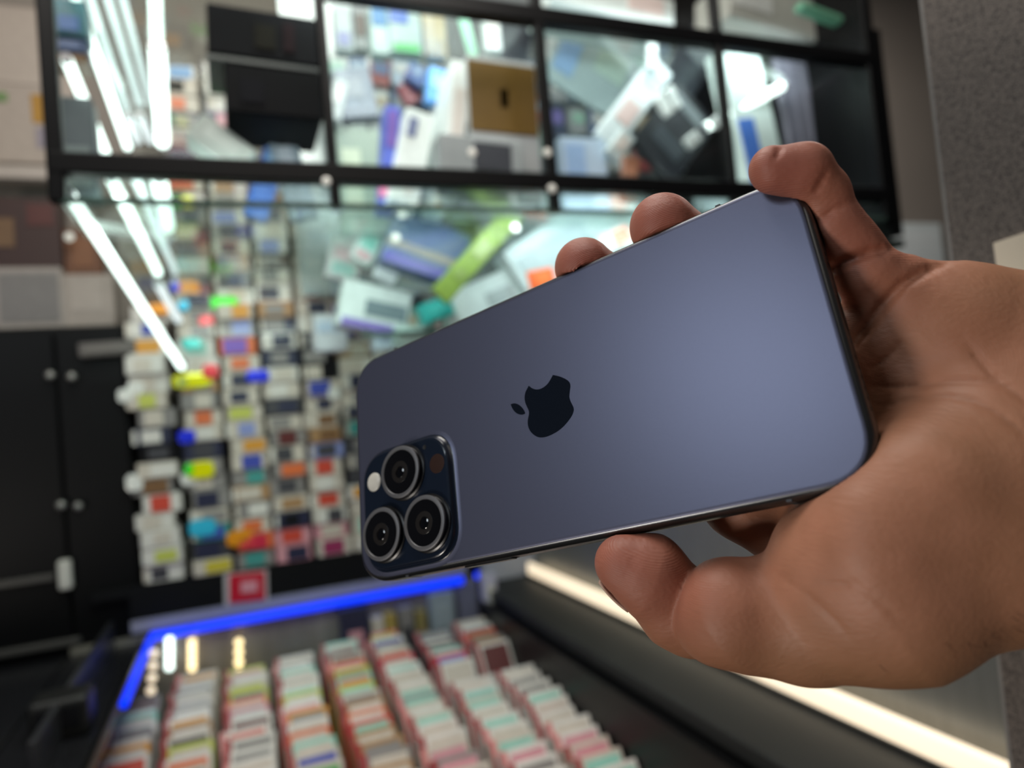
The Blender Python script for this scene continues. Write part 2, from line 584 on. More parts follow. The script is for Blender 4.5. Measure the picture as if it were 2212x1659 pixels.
def hand_base(X):
    palm = None
    for seg in (
        [(P(1945, 648, 178), 10.6), (P(2310, 770, 176), 16.5)],
        [(P(1860, 770, 184), 10.5), (P(2300, 850, 180), 17.5)],
        [(P(1790, 905, 188), 11.0), (P(2300, 950, 180), 17.5)],
        [(P(1740, 1090, 187), 10.5), (P(2300, 1050, 180), 17.0)],
        [(P(2085, 752, 176), 16.6), (P(2350, 850, 172), 22.0)],
        [(P(1740, 1335, 169), 14.0), (P(1900, 1262, 162), 21.0), (P(2140, 1130, 164), 25.0), (P(2400, 1060, 170), 27.0)],
        [(P(1778, 1196, 162), 8.5), (P(1890, 1142, 152), 9.6), (P(2000, 1058, 152), 10.4), (P(2100, 970, 163), 14.0)],
        [(P(2000, 1058, 154), 10.4), (P(2120, 1090, 160), 19.0), (P(2210, 930, 170), 20.0)],
        [(P(2000, 900, 182), 12.0), (P(2260, 915, 172), 23.0)],
        [(P(2350, 860, 174), 23.0), (P(2640, 880, 176), 22.0)],
        [(P(2350, 1080, 174), 25.5), (P(2640, 1040, 176), 23.0)],
    ):
        d = chain(X, seg, 6)
        palm = d if palm is None else smin(palm, d, 13.0)
    d = smin(palm, chain(X, THUMB, 2.0), 5.0)
    d = smin(d, chain(X, THUMB_D, 2.5), 0.35)
    fing = [chain(X, PINKY, 1.0), chain(X, RING, 3), chain(X, MIDDLE, 3), chain(X, INDEX, 3)]
    # fleshy pad of the thumb and the fold between proximal and distal phalanx
    f = fing[0]
    for g in fing[1:]:
        f = smin(f, g, 1.2)
    d = smin(d, f, 2.5)
    return d


CREASES = [  # photo polylines on the palm side: points, radius, depth of the fold
    ([(1930, 535), (1880, 545), (1840, 560), (1797, 580)], 1.3, 1.8),
    ([(2040, 570), (1990, 590), (1950, 612), (1905, 660), (1880, 695), (1845, 742)], 1.4, 1.1),
    ([(1790, 362), (1775, 392), (1761, 414)], 0.8, 0.6),
    ([(1846, 433), (1800, 455), (1765, 479)], 0.8, 0.6),
    ([(1866, 808), (1916, 773), (1951, 738)], 0.7, 0.35),
    ([(1889, 837), (1970, 835), (2047, 823), (2144, 825), (2182, 839), (2230, 876)], 0.7, 0.4),
    ([(2078, 727), (2105, 765), (2144, 808), (2182, 837)], 0.7, 0.4),
    ([(1904, 881), (1970, 862), (2047, 856), (2105, 866), (2163, 897), (2230, 955)], 0.7, 0.4),
    ([(1645, 1232), (1690, 1248), (1745, 1285), (1800, 1335), (1830, 1372)], 0.6, 0.22),
    ([(1740, 1262), (1850, 1262), (1900, 1300), (1950, 1345)], 0.5, 0.18),
    ([(1660, 1300), (1700, 1350), (1730, 1390)], 0.5, 0.08),
    ([(1686, 306), (1684, 322), (1678, 340)], 0.9, 0.8),
]


def march(px, py):
    d = P(px, py, 1.0)
    d = d / np.linalg.norm(d)
    s = 125.0
    for _ in range(90):
        v = float(hand_base((d * s)[None])[0])
        if v < 0.02:
            return d * s
        s += max(v * 0.8, 0.02)
        if s > 245:
            return None
    return d * s


def surface_nets(F, o, h):
    s = F < 0
    nx, ny, nz = F.shape
    cs = [(i, j, k) for i in (0, 1) for j in (0, 1) for k in (0, 1)]
    cnt = np.zeros((nx - 1, ny - 1, nz - 1), np.int16)
    for i, j, k in cs:
        cnt += s[i:nx - 1 + i, j:ny - 1 + j, k:nz - 1 + k]
    act = (cnt > 0) & (cnt < 8)
    idx = -np.ones(act.shape, np.int64)
    ijk = np.argwhere(act)
    idx[act] = np.arange(len(ijk))
    acc = np.zeros((len(ijk), 3))
    num = np.zeros(len(ijk))
    for a in range(8):
        for b in range(a + 1, 8):
            ca, cb = np.array(cs[a]), np.array(cs[b])
            if np.abs(ca - cb).sum() != 1:
                continue
            fa = F[tuple((ijk + ca).T)]
            fb = F[tuple((ijk + cb).T)]
            mk = (fa < 0) != (fb < 0)
            t = np.where(mk, fa / np.where(mk, fa - fb, 1), 0)
            acc += np.where(mk[:, None], ca + t[:, None] * (cb - ca), 0)
            num += mk
    V = o + (ijk + acc / num[:, None]) * h
    faces = []
    for ax in range(3):
        u, v = (ax + 1) % 3, (ax + 2) % 3
        sl0 = [slice(1, -1)] * 3
        sl0[ax] = slice(0, -1)
        sl1 = list(sl0)
        sl1[ax] = slice(1, None)
        a, b = s[tuple(sl0)], s[tuple(sl1)]
        for sign, mk in ((1, a & ~b), (-1, ~a & b)):
            e = np.argwhere(mk)
            off = np.ones(3, int)
            off[ax] = 0
            e = e + off
            q = []
            for du, dv in ((0, 0), (1, 0), (1, 1), (0, 1)):
                c = e.copy()
                c[:, u] -= du
                c[:, v] -= dv
                q.append(idx[tuple(c.T)])
            q = np.stack(q, 1)
            if sign < 0:
                q = q[:, ::-1]
            faces.append(q)
    return V, np.concatenate(faces)


def build_hand():
    h = 0.72
    lo_, hi_ = np.array([6.0, -67.0, 128.0]), np.array([159.0, 78.0, 234.0])
    n = np.ceil((hi_ - lo_) / h).astype(int)
    F = np.empty(n, np.float32)
    ys = lo_[1] + np.arange(n[1]) * h
    zs = lo_[2] + np.arange(n[2]) * h
    folds = []
    for pts, r, dep in CREASES:
        q = []
        for (x0, y0), (x1, y1) in zip(pts[:-1], pts[1:]):
            m_ = max(2, int(math.hypot(x1 - x0, y1 - y0) / 18))
            q += [(x0 + (x1 - x0) * i / m_, y0 + (y1 - y0) * i / m_) for i in range(m_)]
        q.append(pts[-1])
        hits = [p for p in (march(x, y) for x, y in q) if p is not None]
        if len(hits) > 1:
            folds.append((np.array(hits), r, dep))
    step = 24
    for i0 in range(0, n[0], step):
        i1 = min(n[0], i0 + step)
        xs = lo_[0] + np.arange(i0, i1) * h
        G = np.stack(np.meshgrid(xs, ys, zs, indexing='ij'), -1)
        d = hand_base(G)
        for hits, r, dep in folds:
            b0, b1 = hits.min(0) - 7, hits.max(0) + 7
            if b1[0] < xs[0] or b0[0] > xs[-1]:
                continue
            mk = (np.abs(d) < 4) & np.all((G > b0) & (G < b1), -1)
            if not mk.any():
                continue
            X = G[mk]
            vd = hits.mean(0) / np.linalg.norm(hits.mean(0))
            sq = np.eye(3) - 0.72 * np.outer(vd, vd)          # let the fold reach into the flesh
            X = X @ sq
            hq = hits @ sq
            c = np.full(len(X), 1e3)
            L = len(hits) - 1
            for j, (a, b) in enumerate(zip(hq[:-1], hq[1:])):
                f0 = min(1, 0.25 + min(j, L - j) / 2.0)
                c = np.minimum(c, sd_cone(X, a, b, 0, 0) + (1 - f0) * 1.0)
            d[mk] = d[mk] + 2.3 * dep * np.exp(-(c / (0.8 * r)) ** 2) + 0.55 * dep * np.exp(-(c / (3.4 * r)) ** 2)
        d = smax(d, -(sd_phone(G) - 0.05), 0.8)
        d = np.maximum(d, G[..., 0] - (hi_[0] - 3 * h))
        F[i0:i1] = d
    V, Q = surface_nets(F, lo_, h)
    # keep the largest shell
    par = np.arange(len(V))
    E_ = np.concatenate([Q[:, [0, 1]], Q[:, [1, 2]], Q[:, [2, 3]]])
    for _ in range(400):
        m0 = np.minimum(par[E_[:, 0]], par[E_[:, 1]])
        old = par.copy()
        np.minimum.at(par, E_[:, 0], m0)
        np.minimum.at(par, E_[:, 1], m0)
        par = par[par]
        if (par == old).all():
            break
    ids, cn = np.unique(par, return_counts=True)
    keep = par == ids[cn.argmax()]
    Q = Q[keep[Q].all(1)]
    re = np.cumsum(keep) - 1
    V, Q = V[keep], re[Q]
    for lam in (0.45,):                     # light smoothing of the grid steps
        acc = np.zeros_like(V)
        ct = np.zeros(len(V))
        for a, b in ((0, 1), (1, 2), (2, 3), (3, 0)):
            for p, q in ((a, b), (b, a)):
                np.add.at(acc, Q[:, p], V[Q[:, q]])
                np.add.at(ct, Q[:, p], 1)
        V = V + lam * (acc / ct[:, None] - V)
    Wv = np.array(EYE) + (V[:, :1] * np.array(RGT) + V[:, 1:2] * np.array(DWN) + V[:, 2:] * np.array(FWD)) * 0.001
    org = Wv.mean(0)
    me = bpy.data.meshes.new('hand')
    me.from_pydata((Wv - org).tolist(), [], Q.tolist())
    me.update()
    for p in me.polygons:
        p.use_smooth = True
    # pigment: redder finger pads, the dark red also painting shade there; browner on the wrist side
    red = np.zeros(len(V))
    for (c, s, w) in ((P(1345, 1190, 176), 17, 0.8), (P(1262, 560, 210), 12, 1.0), (P(1430, 470, 198), 12, 1.0), (P(1690, 360, 168), 13, 0.9), (P(1420, 1240, 172), 16, 0.7), (P(1800, 1150, 150), 16, 0.12), (P(1850, 480, 172), 17, 0.7), (P(2150, 780, 160), 14, 0.25)):
        red = np.maximum(red, w * np.exp(-((V - c) ** 2).sum(1) / (2 * s * s)))
    brown = np.clip((V[:, 0] - 70) / 60, 0, 1) * 0.6 + np.clip((V[:, 1] - 45) / 18, 0, 1) * 0.6
    at = me.attributes.new('pigment', 'FLOAT_COLOR', 'POINT')
    cc = np.stack([red, np.clip(brown, 0, 1), np.zeros(len(V)), np.ones(len(V))], 1)
    at.data.foreach_set('color', cc.astype(np.float32).ravel())
    mt = bpy.data.materials.new('skin')
    mt.use_nodes = True
    nt = mt.node_tree
    N, LK = nt.nodes.new, nt.links.new
    b = nt.nodes['Principled BSDF']
    b.inputs['Roughness'].default_value = 0.5
    b.inputs['Specular IOR Level'].default_value = 0.35
    b.inputs['Subsurface Weight'].default_value = 0.12
    b.inputs['Subsurface Radius'].default_value = (1.0, 0.35, 0.2)
    b.inputs['Subsurface Scale'].default_value = 0.0025
    a = N('ShaderNodeAttribute')
    a.attribute_name = 'pigment'
    sp = N('ShaderNodeSeparateColor')
    LK(a.outputs['Color'], sp.inputs[0])
    tc = N('ShaderNodeTexCoord')
    nz = N('ShaderNodeTexNoise')
    nz.inputs['Scale'].default_value = 110
    nz.inputs['Detail'].default_value = 5
    LK(tc.outputs['Object'], nz.inputs['Vector'])

    def mixc(fac, A, B, mul=None):
        x = N('ShaderNodeMix')
        x.data_type = 'RGBA'
        for s_, v in (('A', A), ('B', B)):
            if isinstance(v, tuple):
                x.inputs[s_].default_value = v + (1,)
            else:
                LK(v, x.inputs[s_])
        LK(fac, x.inputs['Factor'])
        return x.outputs['Result']
    base = mixc(nz.outputs['Fac'], (0.34, 0.152, 0.082), (0.56, 0.258, 0.162))
    base = mixc(sp.outputs[1], base, (0.28, 0.143, 0.065))
    base = mixc(sp.outputs[0], base, (0.36, 0.115, 0.082))
    LK(base, b.inputs['Base Color'])
    # fine skin lines and ridges
    n2 = N('ShaderNodeTexNoise')
    n2.inputs['Scale'].default_value = 900
    n2.inputs['Detail'].default_value = 4
    mp = N('ShaderNodeMapping')
    mp.inputs['Rotation'].default_value = (0.4, 0.5, 0.9)
    mp.inputs['Scale'].default_value = (1, 0.25, 1)
    LK(tc.outputs['Object'], mp.inputs['Vector'])
    LK(mp.outputs[0], n2.inputs['Vector'])
    wv = N('ShaderNodeTexWave')
    wv.wave_type = 'RINGS'
    wv.inputs['Scale'].default_value = 640
    wv.inputs['Distortion'].default_value = 2.5
    wv.inputs['Detail'].default_value = 1
    wv.inputs['Detail Scale'].default_value = 0.15
    LK(tc.outputs['Object'], wv.inputs['Vector'])
    mlt = N('ShaderNodeMath')
    mlt.operation = 'MULTIPLY'
    LK(wv.outputs['Fac'], mlt.inputs[0])
    LK(sp.outputs[0], mlt.inputs[1])
    add = N('ShaderNodeMath')
    add.operation = 'MULTIPLY_ADD'
    add.inputs[1].default_value = 0.35
    LK(mlt.outputs[0], add.inputs[0])
    LK(n2.outputs['Fac'], add.inputs[2])
    bp = N('ShaderNodeBump')
    bp.inputs['Strength'].default_value = 0.55
    bp.inputs['Distance'].default_value = 0.0003
    LK(add.outputs[0], bp.inputs['Height'])
    LK(bp.outputs[0], b.inputs['Normal'])
    hand = link('hand', me, mt, None, Vector(org))
    tag(hand, 'bare left hand reaching in from the right, palm forward, gripping the phone', 'hand')

    # thumb nail, just showing at the far side of the tip
    def towards(c):
        return EYE + camvec(c) * 0.001 - Vector(org)
    bm = bmesh.new()
    t0, t1 = P(1412, 1262, 181), P(1334, 1212, 182)
    axis = (t1 - t0) / np.linalg.norm(t1 - t0)
    back = np.array([-0.32, 0.5, 0.8])
    back = back - axis * (back @ axis)
    back /= np.linalg.norm(back)
    side = np.cross(axis, back)
    rows = []
    for i in range(7):
        u = i / 6
        c = t0 + (t1 - t0) * (0.15 + 0.95 * u)
        rad = 10.0 - 2.4 * u * u
        rows.append([towards(c + (back * math.cos(R_(w)) + side * math.sin(R_(w))) * (rad - 0.12)) for w in (-50, -38, -25, -12, 0, 12, 25, 38, 50)])
    loft(bm, rows, False, False, close=False)
    nm = done(bm, 'thumb_nail', 60)
    no = link('thumb_nail', nm, mat('nail', (0.55, 0.36, 0.28), 0.3, var=0.05), hand)
    so = no.modifiers.new('thick', 'SOLIDIFY')
    so.thickness = 0.0006

    # fine arm hairs along the lower edge of the wrist
    bm = bmesh.new()
    rh = random.Random(5)
    for i in range(40):
        px = rh.uniform(1880, 2330)
        f = (px - 1880) / 450
        py = 1462 - 120 * f ** 1.0 + rh.uniform(-26, 6) if px < 2212 else rh.uniform(1300, 1350)
        p0 = march(px, py - rh.uniform(5, 30))
        if p0 is None:
            continue
        L = rh.uniform(3.0, 7.0)
        d = np.array([rh.uniform(0.2, 1.0), rh.uniform(0.15, 0.7), rh.uniform(-0.1, 0.5)])
        d /= np.linalg.norm(d)
        p1 = p0 + d * L * 0.5
        p2 = p0 + d * L + np.array([0.6, -0.8, 0]) * L * 0.15
        tube(bm, towards(p0), towards(p1), 0.000035, 4, 0.00003, False)
        tube(bm, towards(p1), towards(p2), 0.00003, 4, 0.00001, False)
    hr = link('arm_hair', done(bm, 'arm_hair'), mat('dark_hair', (0.02, 0.013, 0.01), 0.5), hand)
    tag(hr, None, None, None, 'stuff')


build_hand()


# ================================================================== cream card on the grey panel
pa, pb_, pc = on_x(2150, 525, 0.345), on_x(2230, 498, 0.345), on_x(2172, 690, 0.345)
bm = bmesh.new()
q = [pa, pb_, pb_ + (pc - pa), pc]
loft(bm, [[(0.3455, p.y, p.z) for p in q], [(0.3435, p.y, p.z) for p in q]])
cardm = done(bm, 'card', None)
co = sum((Vector(v.co) for v in cardm.vertices), Vector()) / 8
for v in cardm.vertices:
    v.co -= co
card = link('card', cardm, mat('cream_card', (0.80, 0.70, 0.55), 0.6, var=0.03), None, co)
tag(card, 'cream card stuck on the speckled grey panel at the right edge', 'card')
dp = on_x(2222, 600, 0.343)
bm = bmesh.new()
bmesh.ops.create_circle(bm, cap_ends=True, segments=24, radius=0.0035, matrix=Matrix.Rotation(R_(90), 4, 'Y'))
link('printed_dot', done(bm, 'printed_dot'), paint(90, 90, 140), card, dp - co)

# ================================================================== service counter on the right
ct = empty('service_counter', (0.57, 0.95, 0), 'dark counter with a brushed metal upstand behind the thumb', 'counter')


def rel(o, root):
    o.parent = root
    o.location = Vector(o.location) - Vector(root.location)
    return o


rel(box('counter_top', (0.488, 0.29, EZ - 0.40), (0.632, 1.545, EZ - 0.378), DARKG, None, 0.002), ct)
rel(box('counter_body', (0.49, 0.31, 0.0), (0.66, 1.545, EZ - 0.40), BLACKM), ct)
rel(box('metal_upstand', (0.632, 0.29, EZ - 0.40), (0.655, 1.545, EZ - 0.06), BRUSH, None, 0.001), ct)
ls = empty('warm_light_strip', (0.622, 0.95, EZ - 0.378), 'cream glowing light strip along the foot of the metal upstand', 'light strip')
rel(box('diffuser', (0.604, 0.32, EZ - 0.377), (0.616, 1.53, EZ - 0.347), LEDC, None, 0.004, 2), ls)
rel(box('channel', (0.600, 0.315, EZ - 0.3779), (0.604, 1.535, EZ - 0.372), DARKG), ls)

# ================================================================== display case with the blue light
dc = empty('display_case', (0.14, 1.2, 0), 'black open display case holding rows of packets below the blue light', 'display case')
CF = EZ - 0.585
SMOKE = mat('smoked_mirror', (0.26, 0.24, 0.205), 0.3, metal=0.3, var=0.5, scale=8, stretch=(4, 1, 0.4))
rel(box('case_floor', (-0.30, 0.62, CF - 0.03), (0.486, 1.52, CF), BLACKM), dc)
tray = box('sloped_tray', (-0.226, 0.70, CF - 0.002), (0.466, 1.46, CF + 0.002), BLACKM)
tray.rotation_euler = (math.atan(0.085), 0, 0)
tray.location.z = CF + 0.085 * (1.08 - 0.9) - 0.002
rel(tray, dc)
rel(box('case_back', (-0.30, 1.505, CF), (0.47, 1.518, EZ - 0.352), SMOKE), dc)
rel(box('case_side', (-0.30, 0.62, CF), (-0.285, 1.505, EZ - 0.375), BLACKM), dc)
rel(box('case_ledge', (-0.30, 0.62, EZ - 0.375), (-0.178, 1.505, EZ - 0.362), mat('dark_gloss', (0.012, 0.012, 0.014), 0.22), None, 0.002), dc)
rel(box('ledge_rim', (-0.186, 0.64, EZ - 0.362), (-0.178, 1.48, EZ - 0.354), BLACK), dc)
rel(box('case_side', (0.468, 0.62, CF), (0.482, 1.505, EZ - 0.40), BLACK), dc)
rel(box('case_plinth', (-0.28, 0.66, 0), (0.45, 1.5, CF - 0.031), BLACKM), dc)
bl = empty('blue_light_strip', (-0.165, 1.5, EZ - 0.351), 'glowing blue light strip turning the corner of the display case', 'light strip')
bm = bmesh.new()
tube(bm, (-0.168, 1.488, EZ - 0.351), (0.437, 1.488, EZ - 0.351), 0.0085, 12)
rel(link('long_run', done(bm, 'long_run', 40), LEDB), bl)
bm = bmesh.new()
tube(bm, (-0.166, 1.478, EZ - 0.351), (-0.166, 1.13, EZ - 0.351), 0.006, 12)
rel(link('short_run', done(bm, 'short_run', 40), LEDB), bl)

# ================================================================== shelf carrying the box wall
sh = empty('wall_shelf', (0.15, 1.58, EZ - 0.26), 'black wall shelf under the stacked product boxes', 'shelf')
rel(box('shelf_board', (-0.26, 1.50, EZ - 0.275), (0.46, 1.655, EZ - 0.2575), BLACKM), sh)
rel(box('fascia', (-0.20, 1.50, EZ - 0.328), (0.45, 1.515, EZ - 0.275), BLACKM), sh)
rel(box('grey_rail', (-0.20, 1.496, EZ - 0.3415), (0.45, 1.52, EZ - 0.320), mat('lilac_grey_rail', lin(150, 148, 165), 0.5)), sh)
tg = on_y(532, 1268, 1.498)
s_ = scale_at(tg)
pt = empty('price_tag', tg, 'red price tag on the black shelf edge below the boxes', 'price tag')
ublock('tag_holder', mat('clear_holder', (0.55, 0.5, 0.52), 0.3), pt, (0, -0.0015, 0), (88 * s_, 0.002, 66 * s_), (0, R_(3), 0), 0.02)
ublock('red_card', paint(200, 18, 48), pt, (2 * s_, -0.0035, 0), (72 * s_, 0.002, 60 * s_), (0, R_(3), 0), 0.02)
ublock('pale_patch', paint(225, 150, 165), pt, (6 * s_, -0.0055, 1 * s_), (34 * s_, 0.002, 24 * s_), (0, R_(3), 0), 0.02)

# ================================================================== the wall of stacked product boxes
C_ = {'cream': (206, 194, 182), 'white': (222, 216, 210), 'grey': (140, 134, 132), 'dark grey': (64, 62, 68), 'navy': (36, 38, 66), 'black': (26, 25, 28), 'tan': (170, 130, 90), 'brown': (120, 84, 52),
      'orange': (222, 110, 60), 'amber': (218, 150, 50), 'yellow': (206, 186, 60), 'lime': (196, 200, 90), 'red': (206, 70, 52), 'crimson': (206, 40, 70), 'pink': (214, 150, 160), 'maroon': (96, 36, 36),
      'magenta': (150, 44, 90), 'violet': (130, 90, 190), 'lavender': (140, 150, 205), 'blue': (62, 74, 170), 'sky blue': (120, 165, 215), 'teal': (70, 150, 145), 'green': (70, 160, 80), 'mint': (150, 205, 190)}
GLINT_COL = {'yellow': (1.0, 0.93, 0.0), 'blue': (0.03, 0.05, 1.0), 'green': (0.05, 0.9, 0.02), 'red': (1.0, 0.08, 0.1), 'orange': (1.0, 0.35, 0.02), 'cyan': (0.05, 0.6, 0.9), 'teal': (0.05, 0.55, 0.5), 'white': (1, 0.97, 0.92)}
HM = {k: mat('foil_' + k, v, 0.22, metal=0.15, coat=1.0, var=0.05) for k, v in GLINT_COL.items()}
SAL = [  # photo pixel, label colour, wanted body
    (675, 575, 'red', 'cream'), (680, 640, 'red', 'cream'), (705, 997, 'red', 'cream'), (712, 1068, 'red', 'cream'), (553, 685, 'amber', 'cream'), (570, 973, 'amber', 'cream'), (583, 1125, 'orange', 'cream'),
    (425, 905, 'orange', 'cream'), (488, 800, 'orange', 'cream'), (488, 826, 'orange', 'cream'), (370, 1070, 'red', 'white'), (350, 872, 'lime', 'cream'), (560, 900, 'lime', 'cream'), (445, 1220, 'yellow', 'cream'),
    (640, 1075, 'tan', 'cream'), (560, 720, 'lavender', 'grey'), (565, 935, 'lavender', 'cream'), (690, 850, 'blue', 'cream'), (625, 930, 'maroon', 'grey'), (700, 905, 'brown', 'cream'), (700, 950, 'brown', 'tan'), (575, 1160, 'navy', 'grey'),
    (712, 1185, 'magenta', 'cream'), (650, 1150, 'red', 'pink'), (520, 1215, 'pink', 'cream'), (590, 1200, 'teal', 'grey'), (655, 1195, 'navy', 'pink'), (365, 1110, 'cream', 'white'), (368, 1145, 'cream', 'white'), (372, 1180, 'cream', 'white'),
    (375, 1210, 'lime', 'white'), (340, 790, 'cream', 'white'), (350, 830, 'cream', 'white'), (520, 1160, 'crimson', 'orange'), (410, 1140, 'sky blue', 'navy'), (440, 1170, 'blue', 'teal'), (430, 1090, 'navy', 'grey'),
    (480, 960, 'dark grey', 'navy'), (500, 1040, 'teal', 'grey'), (640, 990, 'dark grey', 'cream'), (395, 45, 'red', 'cream'), (425, 70, 'yellow', 'cream'), (425, 135, 'orange', 'white'), (380, 140, 'sky blue', 'white'),
    (440, 195, 'violet', 'white'), (410, 240, 'orange', 'cream'), (400, 400, 'red', 'cream'), (640, 790, 'cream', 'white'), (640, 830, 'white', 'cream'), (560, 810, 'navy', 'cream'), (480, 770, 'violet', 'orange')]
GLINTS = [(412, 822, 'yellow', 74, 30), (380, 826, 'cyan', 24, 24), (455, 808, 'red', 30, 28), (555, 812, 'blue', 44, 24), (405, 943, 'blue', 32, 26), (438, 1015, 'yellow', 48, 34), (414, 1014, 'green', 20, 22), (440, 1136, 'cyan', 52, 34),  # coloured flares and white glints, painted as stickers on the boxes
        (505, 1164, 'orange', 52, 32), (530, 1170, 'red', 30, 26), (478, 656, 'green', 60, 24), (403, 622, 'orange', 46, 26), (443, 695, 'red', 28, 24), (413, 742, 'teal', 36, 22), (316, 622, 'blue', 24, 20), (340, 668, 'orange', 40, 22),
        (395, 662, 'cyan', 20, 20), (295, 838, 'white', 30, 24), (268, 848, 'white', 26, 26), (392, 1036, 'white', 34, 26), (720, 850, 'white', 24, 22), (290, 1040, 'white', 30, 34), (404, 437, 'yellow', 24, 24), (378, 440, 'green', 18, 18)]
BW, BY0 = 0.0755, 1.50
cols = [(-0.166 + i * BW, 16 if i == 0 else (31 if i in (1, 2) else 24)) for i in range(7)]
grid = []
rb = random.Random(11)
for ci, (x0, nrow) in enumerate(cols):
    z = EZ - 0.2573
    for ri in range(nrow):
        hgt = 0.0318 + rb.uniform(-0.003, 0.004)
        w = BW - 0.004 - rb.uniform(0, 0.004)
        y = BY0 + rb.uniform(-0.006, 0.004)
        xo = rb.uniform(-0.004, 0.004) if ci else rb.uniform(-0.022, 0.002)
        grid.append([ci, ri, Vector((x0 + BW / 2 + xo, y, z + hgt / 2)), w, hgt, None, None])
        z += hgt + 0.0004


def nearest(px, py):
    p = on_y(px, py, BY0)
    return min(grid, key=lambda g: (g[2].x - p.x) ** 2 + 4 * (g[2].z - p.z) ** 2)


for px, py, lc, bc in SAL:
    g = nearest(px, py)
    g[5], g[6] = bc, lc
stuck = {}
for px, py, c, w, h in GLINTS:
    g = nearest(px, py)
    stuck.setdefault((g[0], g[1]), []).append((px, py, c, w, h))
bodies = ['cream'] * 34 + ['white'] * 18 + ['grey'] * 18 + ['dark grey'] * 10 + ['navy'] * 7 + ['black'] * 4 + ['tan'] * 4 + ['pink'] * 2 + ['lavender'] * 2 + ['brown'] * 2
labels_ = ['dark grey'] * 7 + ['grey'] * 7 + ['navy'] * 6 + ['cream'] * 8 + ['white'] * 6 + ['orange', 'red', 'teal', 'tan', 'brown', 'maroon', 'lavender', 'blue', 'mint', 'tan', 'black', 'pink', 'amber']
side_names = ['leftmost stack'] + ['%s stack from left' % WORDS[i] for i in range(2, 8)]
for ci, ri, p, w, h, bc, lc in grid:
    bc = bc or rb.choice(bodies)
    lc = lc or rb.choice([c for c in labels_ if c != bc])
    b = ublock('product_box', paint(*C_[bc]), None, (p.x, p.y + 0.058, p.z), (w, 0.116, h), (0, 0, R_(rb.uniform(-2.5, 2.5))), 0.04)
    lab = '%s box with %s label, %s from bottom in %s' % (bc, lc, WORDS[ri + 1], side_names[ci]) if lc != bc else '%s box, %s from bottom in %s' % (bc, WORDS[ri + 1], side_names[ci])
    tag(b, lab, 'box', 'product boxes stacked on the black shelf')
    if lc != bc:
        fw, fo = rb.uniform(0.4, 0.66), rb.uniform(-0.14, 0.16)
        ublock('label_panel', paint(*C_[lc]), b, (fo, -0.505, 0), (fw, 0.014, rb.uniform(0.62, 0.86)), (0, 0, 0), 0.03)
    if rb.random() < 0.45:
        ublock('end_band', paint(*C_[rb.choice(['white', 'cream', 'dark grey', 'cream'])]), b, (-0.44, -0.507, 0), (0.1, 0.012, 0.8), (0, 0, 0), 0.03)
    for px, py, c, sw, shh in stuck.get((ci, ri), []):
        q = on_y(px, py, p.y - 0.004)
        k = scale_at(q)
        lx = max(-0.42, min(0.42, (q.x - p.x) / w)) if ci else (q.x - p.x) / w
        lz = max(-0.4, min(0.4, (q.z - p.z) / h))
        st = ublock('foil_sticker', HM[c], b, (lx, -0.53, lz), ((sw + 2) * k / w, 0.03, (shh + 2) * k / h), (0, 0, 0), 0.2)
        st['label'] = c + ' shiny foil sticker'

# ================================================================== packets filed in the case
PK = ['cream', 'white', 'white', 'cream', 'mint', 'pink', 'lavender', 'grey', 'cream', 'white', 'lime', 'amber', 'tan', 'white', 'orange', 'grey']
pm = []
bm = bmesh.new()
bx(bm, (0, 0, 0.06), (0.071, 0.024, 0.12), 0.0015)
PKME = done(bm, 'packet')
PKME.materials.append(BLACK)
bm = bmesh.new()
bx(bm, (-0.0305, 0, 0.0601), (0.0085, 0.0252, 0.1206), 0.0008)
REDME = done(bm, 'red_edge')
REDME.materials.append(BLACK)
bm = bmesh.new()
bx(bm, (0.004, -0.0122, 0.088), (0.052, 0.0012, 0.05), 0.0004)
FACEME = done(bm, 'face_print')
FACEME.materials.append(BLACK)
bm = bmesh.new()
bx(bm, (0.005, 0.0, 0.1203), (0.05, 0.011, 0.0012), 0.0004)
TOPME = done(bm, 'top_print')
TOPME.materials.append(BLACK)
row_x = [-0.184, -0.098, -0.0125, 0.0735, 0.163, 0.251, 0.342, 0.430]
row_far = [1.38, 1.44, 1.42, 1.43, 1.45, 1.46, 1.42, 1.43]
row_pal = [PK, PK, PK, PK, ['tan', 'cream', 'mint', 'orange', 'grey', 'cream', 'lime', 'red', 'tan', 'cream'], ['red', 'white', 'grey', 'cream', 'crimson', 'white', 'white', 'cream'],
           ['dark grey', 'grey', 'dark grey', 'teal', 'crimson', 'white', 'white', 'white', 'cream'], ['cream', 'white', 'red', 'grey', 'white', 'white', 'white', 'white']]
rp_ = random.Random(3)
LEAN = R_(-34)
